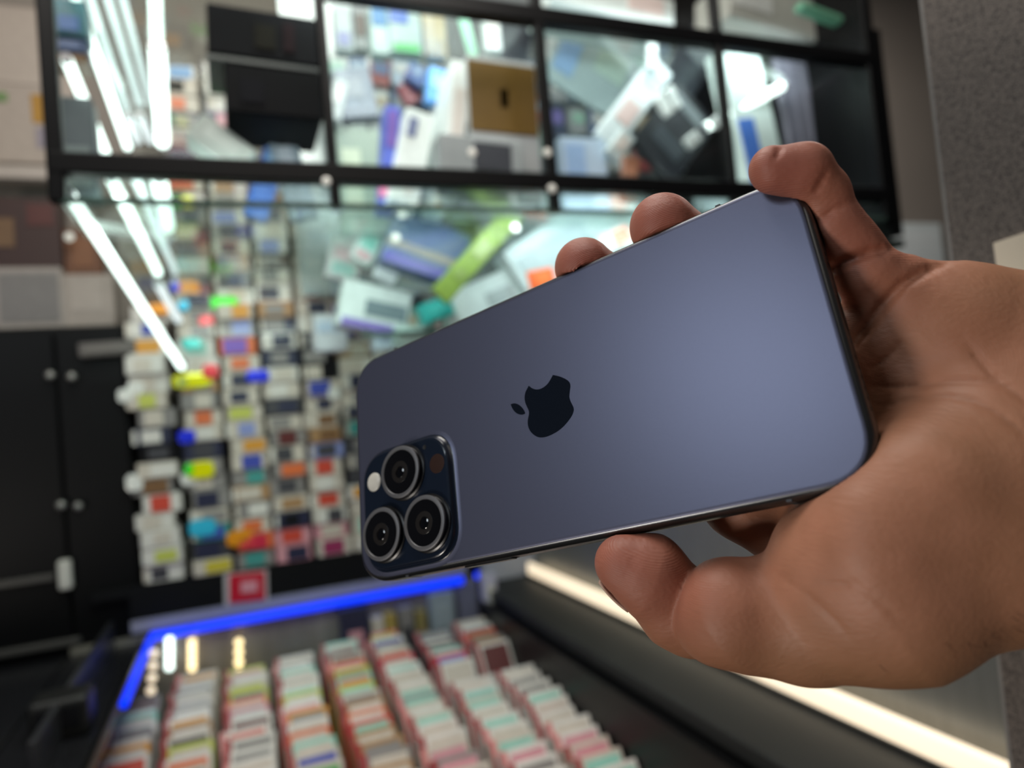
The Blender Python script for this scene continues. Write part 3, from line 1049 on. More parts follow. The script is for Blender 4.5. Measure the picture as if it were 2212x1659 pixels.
for r in range(8):
    y = row_far[r]
    i = 0
    while y > 0.70:
        tp = Vector((row_x[r], y, EZ - 0.48)) - EYE
        if CY - tp.dot(UP) / tp.dot(FWD) * FPX > 1720:
            break
        pal = row_pal[r]
        if r < 5:
            bc = rp_.choice(pal)
        else:
            bc = pal[min(i, len(pal) - 1)] if i < len(pal) else rp_.choice(['white', 'white', 'white', 'cream'] if r > 5 else ['white', 'cream', 'grey'])
        lc = rp_.choice([c for c in ((PK + ['dark grey', 'red', 'green', 'blue', 'maroon', 'grey']) if r < 5 or i < 5 else ['grey', 'white', 'cream', 'pink', 'mint']) if c != bc])
        root = empty('packet', (row_x[r] + rp_.uniform(-0.003, 0.003), y - 0.04, CF + 0.009 + 0.085 * (y - 0.9)), '', 'packet', 'packets filed in rows in the display case', (LEAN + R_(rp_.uniform(-3, 3)), 0, R_(rp_.uniform(-3, 3))))
        rowname = ['leftmost row', 'second row from left', 'third row from left', 'fourth row from left', 'fourth row from right', 'third row from right', 'second row from right', 'rightmost row'][r]
        root['label'] = '%s packet with %s print, %s from back in %s' % (bc, lc, WORDS[i + 1], rowname)
        link('packet_body', PKME, paint(*C_[bc]), root)
        link('red_edge', REDME, paint(156, 30, 36) if rp_.random() < 0.8 else paint(214, 120, 120), root)
        link('face_print', FACEME, paint(*C_[lc]), root)
        if rp_.random() < 0.6:
            link('top_print', TOPME, paint(*C_[rp_.choice(['white', 'cream', 'orange', 'lavender', 'pink', lc])]), root)
        y -= 0.0335
        i += 1
        if r == 6 and i == 6:
            y -= 0.05
        if r == 7 and i == 5:
            y -= 0.09


rel(box('ledge_board', (-0.236, 0.95, EZ - 0.362), (-0.228, 1.50, EZ - 0.315), mat('ledge_gloss', (0.03, 0.03, 0.034), 0.3), None, 0.001), dc)
# ================================================================== things standing at the back of the case
def product(name, label, cat, px, py, w, h, Y, dep, ang=0, body='cream', patches=(), foot=None, group=None, mt=None, bev=0.002):
    """box-shaped goods: centre pixel, size in photo pixels, depth in the room, tilt; foot = height it stands on"""
    p = on_y(px, py, Y)
    k = scale_at(p)
    ww, hh = w * k, h * k
    if foot is not None:
        top = p.z + hh / 2
        hh = top - foot
        p.z = (top + foot) / 2
    bm = bmesh.new()
    bx(bm, (0, 0, 0), (ww, dep, hh), min(bev, ww * 0.1, hh * 0.1, dep * 0.2))
    o = link(name, done(bm, name), mt or paint(*(C_[body] if isinstance(body, str) else body)), None, (p.x, p.y + dep / 2, p.z), (0, R_(ang), 0))
    tag(o, label, cat, group)
    for pn, u0, v0, u1, v1, c in patches:
        bm = bmesh.new()
        bx(bm, ((u0 + u1) / 2 * ww, -dep / 2 - 0.0008, -(v0 + v1) / 2 * hh), ((u1 - u0) * ww, 0.0022, (v1 - v0) * hh), 0.0004)
        link(pn, done(bm, pn), paint(*(C_[c] if isinstance(c, str) else c)), o)
    return o


L = 'label_panel'
g = 'boxes along the back of the display case'
product('upright_box', 'navy box with a pink disc, standing behind the packets under the blue light', 'box', 768, 1355, 62, 80, 1.47, 0.03, 0, 'navy', [(L, -0.25, -0.3, 0.25, 0.15, 'pink')], CF, g)
product('upright_box', 'slim cream box standing right of the navy box in the display case', 'box', 818, 1370, 28, 70, 1.48, 0.03, 0, 'cream', [(L, -0.3, -0.2, 0.3, 0.2, 'white')], CF, g)
product('upright_box', 'slim mustard yellow box standing under the blue light', 'box', 846, 1365, 24, 78, 1.48, 0.03, 0, (176, 150, 80), [(L, -0.3, -0.3, 0.3, -0.1, 'cream')], CF, g)
product('upright_box', 'slim grey box right of the mustard box in the display case', 'box', 880, 1352, 30, 80, 1.48, 0.03, 0, 'grey', [(L, -0.3, -0.3, 0.3, 0.1, 'dark grey')], CF, g)
product('upright_box', 'slim dull yellow box left of the pale blue panel in the display case', 'box', 912, 1360, 24, 80, 1.48, 0.03, 0, (150, 134, 82), [(L, -0.3, -0.3, 0.3, 0.1, 'tan')], CF, g)
product('upright_box', 'pale blue-grey tall box below the right end of the blue light', 'box', 958, 1340, 56, 120, 1.485, 0.025, 0, (150, 160, 170), [(L, -0.35, -0.4, 0.35, 0.1, (166, 176, 184))], CF, g)
product('upright_box', 'lilac grey tall box right of the pale blue-grey one', 'box', 1014, 1325, 46, 120, 1.49, 0.02, 0, (112, 110, 130), [(L, -0.35, -0.4, 0.35, 0.1, (120, 118, 140))], CF, g)
product('upright_box', 'narrow white box at the right end of the blue light', 'box', 1062, 1300, 30, 120, 1.46, 0.03, 0, (205, 200, 225), [(L, -0.3, -0.4, 0.3, 0.1, 'white')], CF, g)
for (px, ya, yb, n, lab, mt_, Y) in ((415, 1388, 1442, 6, 'string of pale gold bulbs, second from the left behind the packets', REFL_WARM, 1.48), (516, 1388, 1472, 6, 'string of bright gold bulbs, rightmost behind the packets', REFL_WARM, 1.46),
                                    (332, 1412, 1492, 5, 'string of peach bulbs at the left corner of the case', LEDC, 1.46), (366, 1384, 1440, 6, 'string of cool white bulbs beside the peach bulbs', LEDW, 1.47)):
    a, b = on_y(px, ya, Y), on_y(px - (6 if n == 5 else 0), yb, Y)
    n = {6: 5, 5: 4}[n]
    st = empty('light_string', a, lab, 'string light', 'light strings at the back of the case')  # reflections of lamps, built as strings of glowing beads
    bm = bmesh.new()
    tube(bm, (0, 0, EZ - 0.343 - a.z), b - a, 0.0008, 6)
    link('wire', done(bm, 'wire'), BLACKM, st)
    for i in range(n):
        bm = bmesh.new()
        bmesh.ops.create_uvsphere(bm, u_segments=10, v_segments=6, radius=0.0075)
        link('bulb', done(bm, 'bulb', 80), mt_, st, (b - a) * (i / (n - 1)))


product('lilac_wall_board', 'blue-tinted grey board right of the end of the blue light', 'board', 1150, 1190, 240, 190, 1.565, 0.03, 0, (190, 190, 206), [('board_face', -0.49, -0.49, 0.49, 0.49, (198, 198, 212))])
be = empty('blue_light_end', on_y(1033, 1243, 1.50), 'short blue light piece just right of the long blue strip', 'light strip')
bm = bmesh.new()
tube(bm, (-0.006, 0, 0), (0.006, 0, 0), 0.007, 12)
link('diffuser', done(bm, 'diffuser', 40), LEDB, be)
link('end_cap', unit_box(0.03), ALU, be, (0.009, 0, 0), (0, 0, 0), (0.004, 0.014, 0.014))


# ================================================================== hanging glass cabinet
YF, YB = 0.85, 1.44
cb = empty('hanging_cabinet', (0.45, 1.15, EZ + 0.26), 'black framed hanging glass cabinet full of accessories, mirror backed', 'cabinet')
for x, w in ((-0.153, 0.016), (0.133, 0.012), (0.424, 0.014), (0.725, 0.013), (1.036, 0.02)):
    rel(box('post', (x - w / 2, YF - 0.008, EZ + 0.262), (x + w / 2, YF + 0.008, EZ + 0.95), BLACK, None, 0.002), cb)
for z, x0, nm in ((0.304, -0.16, 'front_bar'), (0.535, 0.133, 'front_bar'), (0.535, -0.16, 'front_bar')):
    if x0 < 0:
        x1 = 0.133 if z > 0.5 else 1.04
    else:
        x1 = 1.04
    if z > 0.5 and x0 < 0:
        z = 0.62
    rel(box(nm, (x0, YF - 0.009, EZ + z - 0.0115), (x1, YF + 0.012, EZ + z + 0.0115), BLACK, None, 0.002), cb)
for z in (0.304, 0.545):
    rel(box('glass_shelf', (-0.15, YF + 0.012, EZ + z - 0.003), (1.03, YB, EZ + z + 0.003), GLASS), cb)
rel(box('glass_base', (-0.15, YF - 0.004, EZ + 0.2615), (1.03, YB, EZ + 0.2665), GLASS), cb)
rel(box('base_glass_edge', (-0.15, YF - 0.007, EZ + 0.2605), (1.03, YF - 0.004, EZ + 0.2672), GLEDGE), cb)
rel(box('mirror_back', (0.145, YB, EZ + 0.268), (1.03, YB + 0.012, EZ + 0.95), MIRROR), cb)
rel(box('mirror_back', (0.21, YB + 0.10, EZ - 0.05), (1.35, YB + 0.112, EZ + 0.26), MIRROR), cb)
rel(box('right_side', (1.046, YF, EZ + 0.262), (1.056, YB, EZ + 0.95), BLACK), cb)
rel(box('side_column', (1.057, YF + 0.01, EZ + 0.24), (1.085, YB, EZ + 0.60), BLACKM), cb)
rel(box('side_glass', (1.06, YF + 0.03, EZ + 0.225), (1.11, YB, EZ + 0.238), GLEDGE), cb)
for z in (0.02, 0.145):
    rel(box('lower_glass_shelf', (0.20, 1.13, EZ + z - 0.003), (1.32, 1.538, EZ + z + 0.003), GLASS), cb)
    rel(box('shelf_glass_edge', (0.20, 1.127, EZ + z - 0.0035), (1.32, 1.13, EZ + z + 0.0035), GLEDGE), cb)
# unseen fill lamps added in the cabinet to brighten goods and box wall
area('cabinet_led_upper', (0.55, 0.93, EZ + 0.60), (0.55, 1.35, EZ + 0.36), 0.9, 1.25, (0.86, 0.97, 1.0), 0.03)
area('cabinet_led_lower', (0.72, 0.93, EZ + 0.285), (0.75, 1.4, EZ + 0.06), 0.9, 1.4, (0.86, 0.97, 1.0), 0.03)
area('cabinet_led_left', (0.02, 0.93, EZ + 0.285), (0.1, 1.5, EZ + 0.12), 0.3, 1.3, (0.88, 1.0, 0.96), 0.03)

# LED tubes running front to back; their mirror reflections are built as glowing tubes
def led_or_glow(px0, py0, y0, px1, py1, y1, r, mt, lab):
    a, b = on_y(px0, py0, y0), on_y(px1, py1, y1)
    t = empty('led_tube', a, lab, 'tube light', 'tube lights in the left bay of the cabinet')
    d = (b - a)
    bm = bmesh.new()
    tube(bm, (0, 0, 0), d, r, 12)
    link('diffuser', done(bm, 'diffuser', 40), mt, t)
    n = d.normalized()
    for p, s in (((0, 0, 0), -1), (d, 1)):
        bm = bmesh.new()
        tube(bm, p, Vector(p) + n * 0.008 * s, r * 0.9, 10)
        link('end_cap', done(bm, 'end_cap', 40), ALU, t)


led_or_glow(150, 420, 0.88, 392, 792, 1.46, 0.0062, LEDW, 'longest white tube light, slanting under the lower left edge of the cabinet')
led_or_glow(240, 385, 0.93, 341, 588, 1.22, 0.0066, LEDW, 'bright tube light right of the longest slanting one under the cabinet')
led_or_glow(292, 385, 1.00, 378, 588, 1.30, 0.0055, TUBE_REFL, 'dim grey tube light, third from the left under the cabinet')
led_or_glow(340, 612, 1.30, 386, 692, 1.45, 0.0066, TUBE_REFL, 'short dim tube light below the bright one, lowest on the left')
led_or_glow(343, 385, 1.00, 362, 490, 1.20, 0.010, LEDW, 'short thick tube light, rightmost just below the black bar')
led_or_glow(120, -130, 0.90, 276, 318, 1.30, 0.0062, LEDW, 'longest bright tube light slanting through the upper left bay')
led_or_glow(160, -110, 0.98, 272, 235, 1.30, 0.0058, TUBE_REFL, 'pale tube light right beside the longest bright one in the upper bay')
led_or_glow(200, -110, 1.00, 302, 225, 1.32, 0.0058, TUBE_REFL, 'pale tube light in the middle of the fan in the upper bay')
led_or_glow(236, -110, 1.02, 326, 225, 1.34, 0.0050, TUBE_REFL, 'faint rightmost slanting tube light of the fan in the upper bay')
led_or_glow(332, -110, 1.00, 338, 82, 1.20, 0.0085, LEDW, 'thick upright tube light at the top edge left of the product boxes')
led_or_glow(340, 105, 1.02, 351, 308, 1.25, 0.0105, LEDW, 'thickest upright tube light left of the black cartons')
led_or_glow(145, 130, 0.92, 228, 328, 1.20, 0.0062, LEDW, 'bright tube light leftmost in the upper bay, ending at the bar')
led_or_glow(277, 252, 1.25, 298, 305, 1.34, 0.0060, TUBE_REFL, 'left one of two tiny dim tube lights above the bar')
led_or_glow(303, 252, 1.25, 325, 305, 1.34, 0.0060, TUBE_REFL, 'right one of two tiny dim tube lights above the bar')
led_or_glow(1525, 275, 1.00, 1690, 186, 0.97, 0.0075, LEDW, 'white tube light slanting across the white box in the right bay')
led_or_glow(996, 25, 1.05, 1022, 118, 1.10, 0.0085, mat('green_led_diffuser', (0.6, 1, 0.75), 0.4, emit=0.55, emcol=(0.45, 1.0, 0.6)), 'pale green glowing tube light in the middle bay')  # a green pack built as a glowing tube, no lamp

# ------------------------------------------------------------------ goods in the cabinet
SA, SB = EZ + 0.3075, EZ + 0.5485           # tops of the two glass shelves
L1, L0 = EZ + 0.1485, EZ + 0.0235
WG, BG2, PB = (216, 228, 228), (150, 165, 185), (120, 140, 185)
product('black_carton', 'wide black carton at the top of the left bay', 'box', 575, 76, 236, 108, 0.95, 0.12, 2.5, (12, 12, 16), [(L, -0.1, -0.2, 0.08, 0.3, (26, 24, 18)), (L, 0.15, -0.3, 0.25, 0.3, (30, 16, 20))])
product('black_carton', 'narrower black carton standing on the shelf below the wide black one', 'box', 593, 198, 200, 104, 0.95, 0.12, 2, (8, 8, 11), [(L, -0.35, -0.2, -0.1, 0.3, (10, 10, 16))])
product('glass_divider', 'thin grey glass strip between the two black cartons', 'shelf', 575, 137, 236, 10, 0.95, 0.10, 2.5, (58, 62, 62))
product('tilted_carton', 'pale grey tilted carton low in the left bay, under the black ones', 'box', 478, 308, 130, 66, 0.98, 0.05, 38, (158, 166, 162), [(L, -0.3, -0.3, 0.3, 0.2, (170, 178, 174))])
product('blue_pouch', 'small blue pouch right of the tilted grey carton', 'pouch', 575, 285, 50, 40, 1.06, 0.02, 20, (60, 96, 170), [(L, -0.3, -0.3, 0.2, 0.1, (120, 150, 190))], SA)
product('grey_pouch', 'pale grey pouch leaning at the lower right of the left bay', 'pouch', 625, 300, 60, 50, 1.05, 0.02, -12, (120, 126, 136), [(L, -0.3, -0.3, 0.2, 0.1, (150, 150, 160))], SA)
product('teal_carton', 'teal carton in the top left corner of the cabinet', 'box', 148, 35, 66, 80, 0.98, 0.04, 0, (50, 104, 116), [(L, -0.3, 0, 0.3, 0.4, (48, 92, 150))])
product('blue_carton', 'dark blue carton below the teal one in the top left corner', 'box', 150, 98, 66, 30, 0.98, 0.04, 0, (44, 62, 96), [(L, -0.3, -0.3, 0.3, 0.3, (60, 80, 120))])
product('brown_carton', 'low brown carton below the dark blue one', 'box', 150, 124, 70, 18, 0.98, 0.04, 0, (92, 66, 40), [(L, -0.3, -0.3, 0.3, 0.3, (110, 80, 50))])
product('grey_carton', 'blue-grey carton behind the leftmost tube light', 'box', 162, 262, 70, 110, 0.97, 0.04, 0, (72, 82, 86), [(L, -0.35, 0, 0.35, 0.4, (100, 112, 112))], SA)
g = 'goods in the second bay of the cabinet'
product('slim_pack', 'white pack at the upper left corner of the second bay', 'pack', 742, 60, 40, 100, 1.20, 0.03, 0, (170, 182, 186), [(L, -0.35, 0.1, 0.3, 0.4, (130, 136, 180))], None, g)
product('slim_pack', 'grey pack with brown band next to the white corner pack', 'pack', 780, 60, 34, 96, 1.21, 0.03, 0, (130, 136, 140), [(L, -0.35, -0.3, 0.3, 0.2, (80, 66, 62))], None, g)
product('slim_pack', 'mint and blue topped white pack in the second bay', 'pack', 822, 66, 42, 104, 1.19, 0.03, 0, (190, 212, 210), [(L, -0.4, -0.45, 0.35, -0.1, (90, 140, 190))], None, g)
product('slim_pack', 'pale pack with blue head and green foot in the second bay', 'pack', 876, 66, 72, 100, 1.18, 0.03, 0, (178, 200, 200), [(L, -0.45, -0.48, 0.1, -0.15, (100, 130, 205)), (L, -0.4, 0.3, 0.4, 0.48, (110, 200, 130))], None, g)
product('slim_pack', 'tall cream pack left of the green tube light', 'pack', 940, 74, 50, 100, 1.19, 0.03, 0, (190, 180, 150), [(L, -0.4, -0.4, -0.1, 0.4, (206, 200, 180))], None, g)
product('white_roll', 'bright white rolled pouch right of the green tube light', 'pouch', 1066, 70, 34, 78, 1.04, 0.02, 0, (225, 230, 230), [(L, -0.3, -0.3, 0.3, 0.1, 'white')], None, g)
product('smoke_panel', 'dark slanted panel in the upper right of the second bay', 'panel', 1110, 85, 80, 110, 1.12, 0.01, 20, (44, 46, 56), [(L, -0.3, -0.3, 0.2, 0.2, (56, 58, 66))], None, g)
cart = product('gold_label_carton', 'big white carton with a brown-gold front in the second bay', 'box', 1086, 210, 160, 172, 0.93, 0.13, 2, (176, 180, 182), [(L, -0.5, -0.46, 0.48, 0.04, (104, 78, 26)), ('printed_mark', -0.06, -0.28, 0.06, -0.14, (84, 62, 22))], SA, g)
product('white_flap', 'bright white carton side standing left of the brown-gold carton', 'box', 980, 200, 42, 150, 0.94, 0.12, 10, (232, 238, 236), [(L, -0.3, -0.3, 0.3, 0.3, 'white')], SA, g)
product('sky_pouch', 'sky blue pouch left of the bright white carton side', 'pouch', 944, 184, 40, 80, 1.02, 0.02, 12, (100, 160, 225), [(L, -0.3, -0.3, 0.2, 0.1, (140, 185, 230))], None, g)
product('navy_pouch', 'navy pouch hanging left of the sky blue one', 'pouch', 902, 160, 46, 44, 1.08, 0.02, 30, (54, 80, 130), [(L, -0.3, -0.3, 0.2, 0.1, (120, 140, 165))], None, g)
product('red_pouch', 'dull red pouch below the navy one in the second bay', 'pouch', 885, 200, 34, 44, 1.1, 0.02, -30, (140, 74, 80), [(L, -0.3, -0.3, 0.2, 0.1, (160, 100, 104))], None, g)
product('grey_pack', 'pale blue-grey pack at the left side of the second bay', 'pack', 770, 200, 80, 110, 1.2, 0.03, -8, (140, 150, 166), [(L, -0.3, -0.3, 0.2, 0.1, (160, 168, 180))], None, g)
product('grey_pack', 'white-edged grey pack low at the left of the second bay', 'pack', 730, 215, 30, 90, 1.1, 0.03, 15, (190, 198, 200), [(L, -0.3, -0.3, 0.2, 0.1, (210, 214, 214))], None, g)
product('cable_pack', 'pale green-grey cable pack at the bottom left of the second bay', 'pack', 775, 300, 100, 46, 1.12, 0.03, 0, (146, 160, 150), [(L, -0.4, -0.3, 0.0, 0.3, (190, 200, 180))], SA, g)
product('purple_edge_box', 'white box with purple-blue left side leaning low in the second bay', 'box', 838, 280, 34, 110, 1.0, 0.04, 8, (84, 100, 190), [(L, -0.3, -0.45, 0.3, -0.1, (110, 80, 160))], SA, g)
product('white_box', 'bright white tilted box right of the purple-blue one', 'box', 888, 295, 66, 124, 0.97, 0.06, 16, (236, 244, 242), [(L, -0.35, -0.4, -0.05, -0.2, (120, 130, 170))], SA, g)
product('grey_tray', 'flat pale grey tray in front of the brown-gold carton', 'tray', 1040, 318, 190, 44, 0.90, 0.04, 3, (150, 158, 160), [(L, -0.1, -0.4, 0.35, 0.1, (56, 60, 68))], SA, g)
g = 'goods in the third bay of the cabinet'
product('clear_sleeve', 'big pale translucent sleeve filling the top left of the third bay', 'sleeve', 1280, 150, 190, 160, 1.12, 0.01, 28, (150, 166, 166), [(L, -0.45, -0.3, -0.2, 0.3, (130, 160, 195)), (L, 0.0, -0.4, 0.4, 0.0, (160, 180, 168))], None, g)
product('white_sleeve', 'long white sleeve leaning diagonally through the third bay', 'sleeve', 1372, 222, 62, 250, 1.0, 0.012, 42, (214, 224, 226), [(L, -0.3, 0.0, 0.3, 0.25, (214, 190, 186)), (L, -0.3, -0.4, 0.3, -0.2, (190, 200, 205))], None, g)
product('ice_pouch', 'icy blue-white pouch at the bottom left of the third bay', 'pouch', 1262, 330, 110, 66, 0.98, 0.03, 0, (190, 210, 232), [(L, -0.4, -0.4, 0.0, 0.2, (160, 190, 230))], SA, g)
product('clear_pack', 'short white pack leaning right of the icy pouch', 'pack', 1342, 312, 40, 74, 0.96, 0.015, 42, (206, 222, 224), [(L, -0.3, -0.3, 0.3, 0.2, 'white')], None, g)
product('copper_disc_pack', 'small copper brown pack at the foot of the third bay', 'pack', 1360, 352, 40, 32, 0.93, 0.012, 10, (150, 104, 80), [(L, -0.3, -0.3, 0.3, 0.2, (180, 130, 104))], SA, g)
product('black_frame_pack', 'large black case pack leaning right in the third bay', 'pack', 1462, 285, 130, 190, 1.04, 0.02, 44, (34, 36, 42), [(L, -0.4, -0.4, 0.4, -0.25, (110, 118, 122)), (L, -0.3, 0.1, 0.3, 0.3, (70, 76, 82))], None, g)
product('black_frame_pack', 'upper black case pack leaning at the top of the third bay', 'pack', 1492, 140, 90, 170, 1.06, 0.02, 40, (52, 56, 64), [(L, -0.3, -0.4, 0.3, -0.1, (120, 128, 132))], None, g)
for i, (px, py, w, h, lab) in enumerate(((1452, 228, 26, 54, 'upper white glint-wrapped cable hanging in the third bay'), (1500, 300, 26, 40, 'short white-wrapped cable at the lower right of the third bay'), (1440, 205, 22, 60, 'thin pale cable beside the upper white one in the third bay'),
                                         (1412, 118, 22, 60, 'white-wrapped cable near the top of the third bay'), (1556, 258, 24, 34, 'short bright cable at the post between the third and last bay'))):
    product('wrapped_cable', lab, 'cable', px, py, w, h, 0.98, 0.012, 55 if i != 3 else 5, (226, 234, 232), [('tie', -0.4, -0.06, 0.4, 0.06, (140, 146, 146))], None, g)  # glints on the black packs, built as white bars
g = 'goods in the right bay of the cabinet'
product('lit_box', 'white box with a blue picture leaning in the right bay, behind the little finger', 'box', 1632, 245, 108, 290, 0.98, 0.04, -9, (226, 242, 238), [('blue_picture', -0.44, -0.08, -0.04, 0.42, (84, 130, 220))], SA, g)
product('lilac_panel', 'lilac grey ribbed panel right of the white box with the blue picture', 'panel', 1738, 250, 104, 262, 0.99, 0.012, -5, (128, 126, 140), [('rib', -0.45, -0.48, -0.3, 0.48, (112, 110, 124)), ('rib', -0.15, -0.48, 0.0, 0.48, (116, 114, 128)), ('rib', 0.15, -0.48, 0.3, 0.48, (118, 116, 130))], SA, g)
product('dark_board', 'black board closing the right bay beside the lilac one', 'panel', 1838, 262, 84, 260, 0.97, 0.012, -4, (20, 21, 25), [('rib', -0.2, -0.4, 0.0, 0.4, (28, 29, 34))], SA, g)
product('pale_carton', 'pale grey carton above the front bar in the top of the third bay', 'box', 1330, 0, 300, 70, 0.96, 0.1, 6, (196, 206, 202), [(L, 0.1, -0.4, 0.4, 0.2, (206, 190, 184))])
product('pale_carton', 'wide pale grey carton at the top right of the cabinet', 'box', 1690, 22, 280, 96, 0.96, 0.1, 7, (170, 172, 164), [(L, -0.45, -0.3, -0.1, 0.2, (200, 204, 200))])
product('green_glass_plate', 'green edged glass plate at the very top of the right bay', 'plate', 1792, 30, 150, 16, 0.90, 0.02, 10, (110, 170, 140), [(L, -0.4, -0.2, 0.4, 0.2, (120, 182, 150))])

g = 'goods on the glass shelves below the cabinet'
product('pink_tag', 'round-looking bright pink tag just below the cabinet bar', 'tag', 833, 415, 26, 26, 1.0, 0.004, 0, (240, 110, 165), [(L, -0.3, -0.3, 0.3, 0.3, (250, 130, 180))], None, g)
product('mint_case_pack', 'white and mint phone case pack leaning left on the upper shelf', 'pack', 812, 500, 46, 150, 1.16, 0.02, 32, (208, 226, 222), [(L, -0.35, 0.05, 0.35, 0.3, (130, 205, 190)), (L, -0.35, 0.34, 0.35, 0.46, (216, 170, 176))], None, g)
product('white_case_pack', 'small white case pack standing left of the blue-grey one', 'pack', 842, 575, 50, 66, 1.15, 0.02, 28, (214, 224, 228), [(L, -0.35, -0.3, 0.35, 0.1, (196, 210, 226))], None, g)
product('pale_case_pack', 'pale pink and white case pack at the left end of the upper shelf', 'pack', 745, 560, 70, 90, 1.24, 0.02, 15, (196, 196, 196), [(L, -0.35, -0.3, 0.35, 0.0, (206, 170, 176)), (L, -0.35, 0.1, 0.35, 0.4, (150, 190, 180))], None, g)
product('blue_phone_box', 'blue-grey phone box with tan stripe and violet end, tilted below the cabinet', 'box', 925, 535, 176, 118, 1.10, 0.05, 20, (88, 108, 140), [(L, -0.5, 0.05, 0.5, 0.2, (150, 145, 132)), (L, -0.5, 0.3, 0.4, 0.5, (92, 90, 165))], None, g)
product('dark_phone_box', 'dark grey phone box behind the blue-grey one', 'box', 965, 470, 150, 70, 1.2, 0.04, 22, (50, 50, 58), [(L, -0.05, -0.4, 0.15, 0.4, (84, 76, 78))], None, g)
product('lime_strip_pack', 'long lime green strip pack leaning diagonally right of the blue-grey box', 'pack', 1036, 545, 46, 270, 1.02, 0.012, 46, (118, 142, 56), [(L, -0.3, -0.45, 0.3, -0.3, (124, 150, 60)), (L, -0.3, -0.1, 0.3, 0.05, (140, 156, 96)), (L, -0.3, 0.2, 0.3, 0.3, (120, 140, 70))], None, g)
product('grey_film_pack', 'wide grey glossy film pack under the bar between the second and third bay', 'pack', 1040, 432, 190, 36, 1.08, 0.02, 22, (116, 124, 126), [(L, -0.4, -0.3, 0.2, 0.2, (140, 148, 148))], None, g)
product('white_tablet_box', 'large bright white tablet box leaning behind the middle fingertips', 'box', 1262, 545, 330, 190, 1.06, 0.05, -30, (196, 212, 212), [(L, -0.45, -0.35, 0.1, 0.05, (172, 190, 194)), ('orange_mark', -0.42, 0.22, -0.22, 0.46, (244, 110, 50)), (L, 0.15, 0.1, 0.45, 0.4, (214, 230, 228))], None, g)
product('white_tablet_box', 'white box with orange stripe tucked under the bar, left of the ring fingertip', 'box', 1290, 428, 200, 48, 1.00, 0.06, 3, (226, 236, 232), [('orange_mark', -0.42, -0.45, -0.24, 0.2, (240, 130, 90)), (L, 0.1, -0.3, 0.4, 0.3, 'white')], None, g)
product('clear_case_pack', 'pale clear case pack between the ring fingertip and the little finger', 'pack', 1560, 440, 90, 60, 1.0, 0.03, -12, (150, 164, 168), [(L, -0.3, -0.3, 0.3, 0.2, (170, 182, 186))], None, g)
product('orange_tag_pack', 'white pack with an orange corner close to the ring fingertip', 'pack', 1330, 515, 80, 40, 1.02, 0.012, -22, (224, 234, 232), [('orange_mark', -0.1, -0.4, 0.45, 0.4, (236, 140, 108))], None, g)
product('white_phone_box', 'white phone box with dark window and violet stripe on the lower shelf', 'box', 812, 665, 150, 100, 1.16, 0.06, 14, (196, 208, 206), [(L, -0.15, -0.15, 0.45, 0.2, (104, 122, 128)), (L, -0.45, 0.32, 0.3, 0.5, (120, 106, 176))], None, g)
product('teal_pack', 'teal wedge pack near the edge of the phone on the lower shelf', 'pack', 945, 668, 74, 44, 1.1, 0.03, -18, (40, 158, 152), [(L, -0.3, -0.3, 0.3, 0.2, (60, 176, 168))], None, g)
product('white_carton', 'broad white carton with grey print right of the teal pack', 'box', 1070, 650, 170, 110, 1.08, 0.06, -20, (214, 228, 226), [(L, -0.1, -0.2, 0.3, 0.1, (170, 182, 182))], None, g)
product('mint_carton', 'pale mint carton at the bottom of the shelves beside the phone edge', 'box', 900, 722, 90, 40, 1.14, 0.04, -4, (176, 202, 194), [(L, -0.4, -0.3, 0.3, 0.3, (196, 216, 210))], None, g)
product('ice_carton', 'icy white carton left of the pale mint one', 'box', 838, 730, 60, 50, 1.18, 0.04, 0, (196, 210, 222), [(L, -0.4, -0.3, 0.3, 0.3, (180, 196, 216))], None, g)
product('white_bundle', 'white bundle of packs at the left end of the lower shelf', 'pack', 715, 718, 70, 80, 1.3, 0.04, 0, (196, 200, 206), [(L, -0.4, -0.3, 0.3, 0.0, (170, 186, 206))], None, g)

# ================================================================== left side: dark tower with goods on top, notice board
tw_top = on_y(120, 705, 1.53).z
tw = empty('dark_tower_cabinet', (-0.70, 1.60, 0), 'tall black cabinet left of the stacked product boxes', 'cabinet')
rel(box('body', (-1.25, 1.54, 0.0), (-0.178, 1.655, tw_top), BLACKM, None, 0.003), tw)
ex = on_y(135, 1000, 1.53).x
for x0, x1 in ((-1.24, ex - 0.002), (ex + 0.002, -0.185)):
    rel(box('door', (x0, 1.525, 0.1), (x1, 1.54, tw_top - 0.012), BLACK, None, 0.002), tw)
for px, py, r in ((112, 812, 0.010), (158, 815, 0.010), (135, 1090, 0.010), (172, 1092, 0.009)):
    p = on_y(px, py, 1.523)
    bm = bmesh.new()
    tube(bm, (0, 0.004, 0), (0, -0.012, 0), r * 0.5, 10)
    bmesh.ops.create_uvsphere(bm, u_segments=12, v_segments=8, radius=r * 0.8, matrix=Matrix.Translation((0, -0.014, 0)))
    k = link('knob', done(bm, 'knob', 50), mat('dull_chrome', (0.35, 0.34, 0.32), 0.35, metal=0.6) if 'dull_chrome' not in bpy.data.materials else bpy.data.materials['dull_chrome'], None, p)
    rel(k, tw)
p = on_y(142, 1240, 1.52)
rel(box('white_handle', (p.x - 0.010, 1.505, p.z - 0.026), (p.x + 0.010, 1.526, p.z + 0.026), mat('ivory_plastic', (0.62, 0.6, 0.55), 0.4), None, 0.003), tw)
for py in (1245, 1382):
    p0, p1 = on_y(-80, py + 8, 1.52), on_y(120 if py < 1300 else 175, py, 1.52)
    rel(box('metal_rail', (p0.x, 1.512, p1.z - 0.006), (p1.x, 1.526, p1.z + 0.006), mat('rail_%d' % py, (0.10, 0.095, 0.09), 0.4, metal=0.5), None, 0.002), tw)
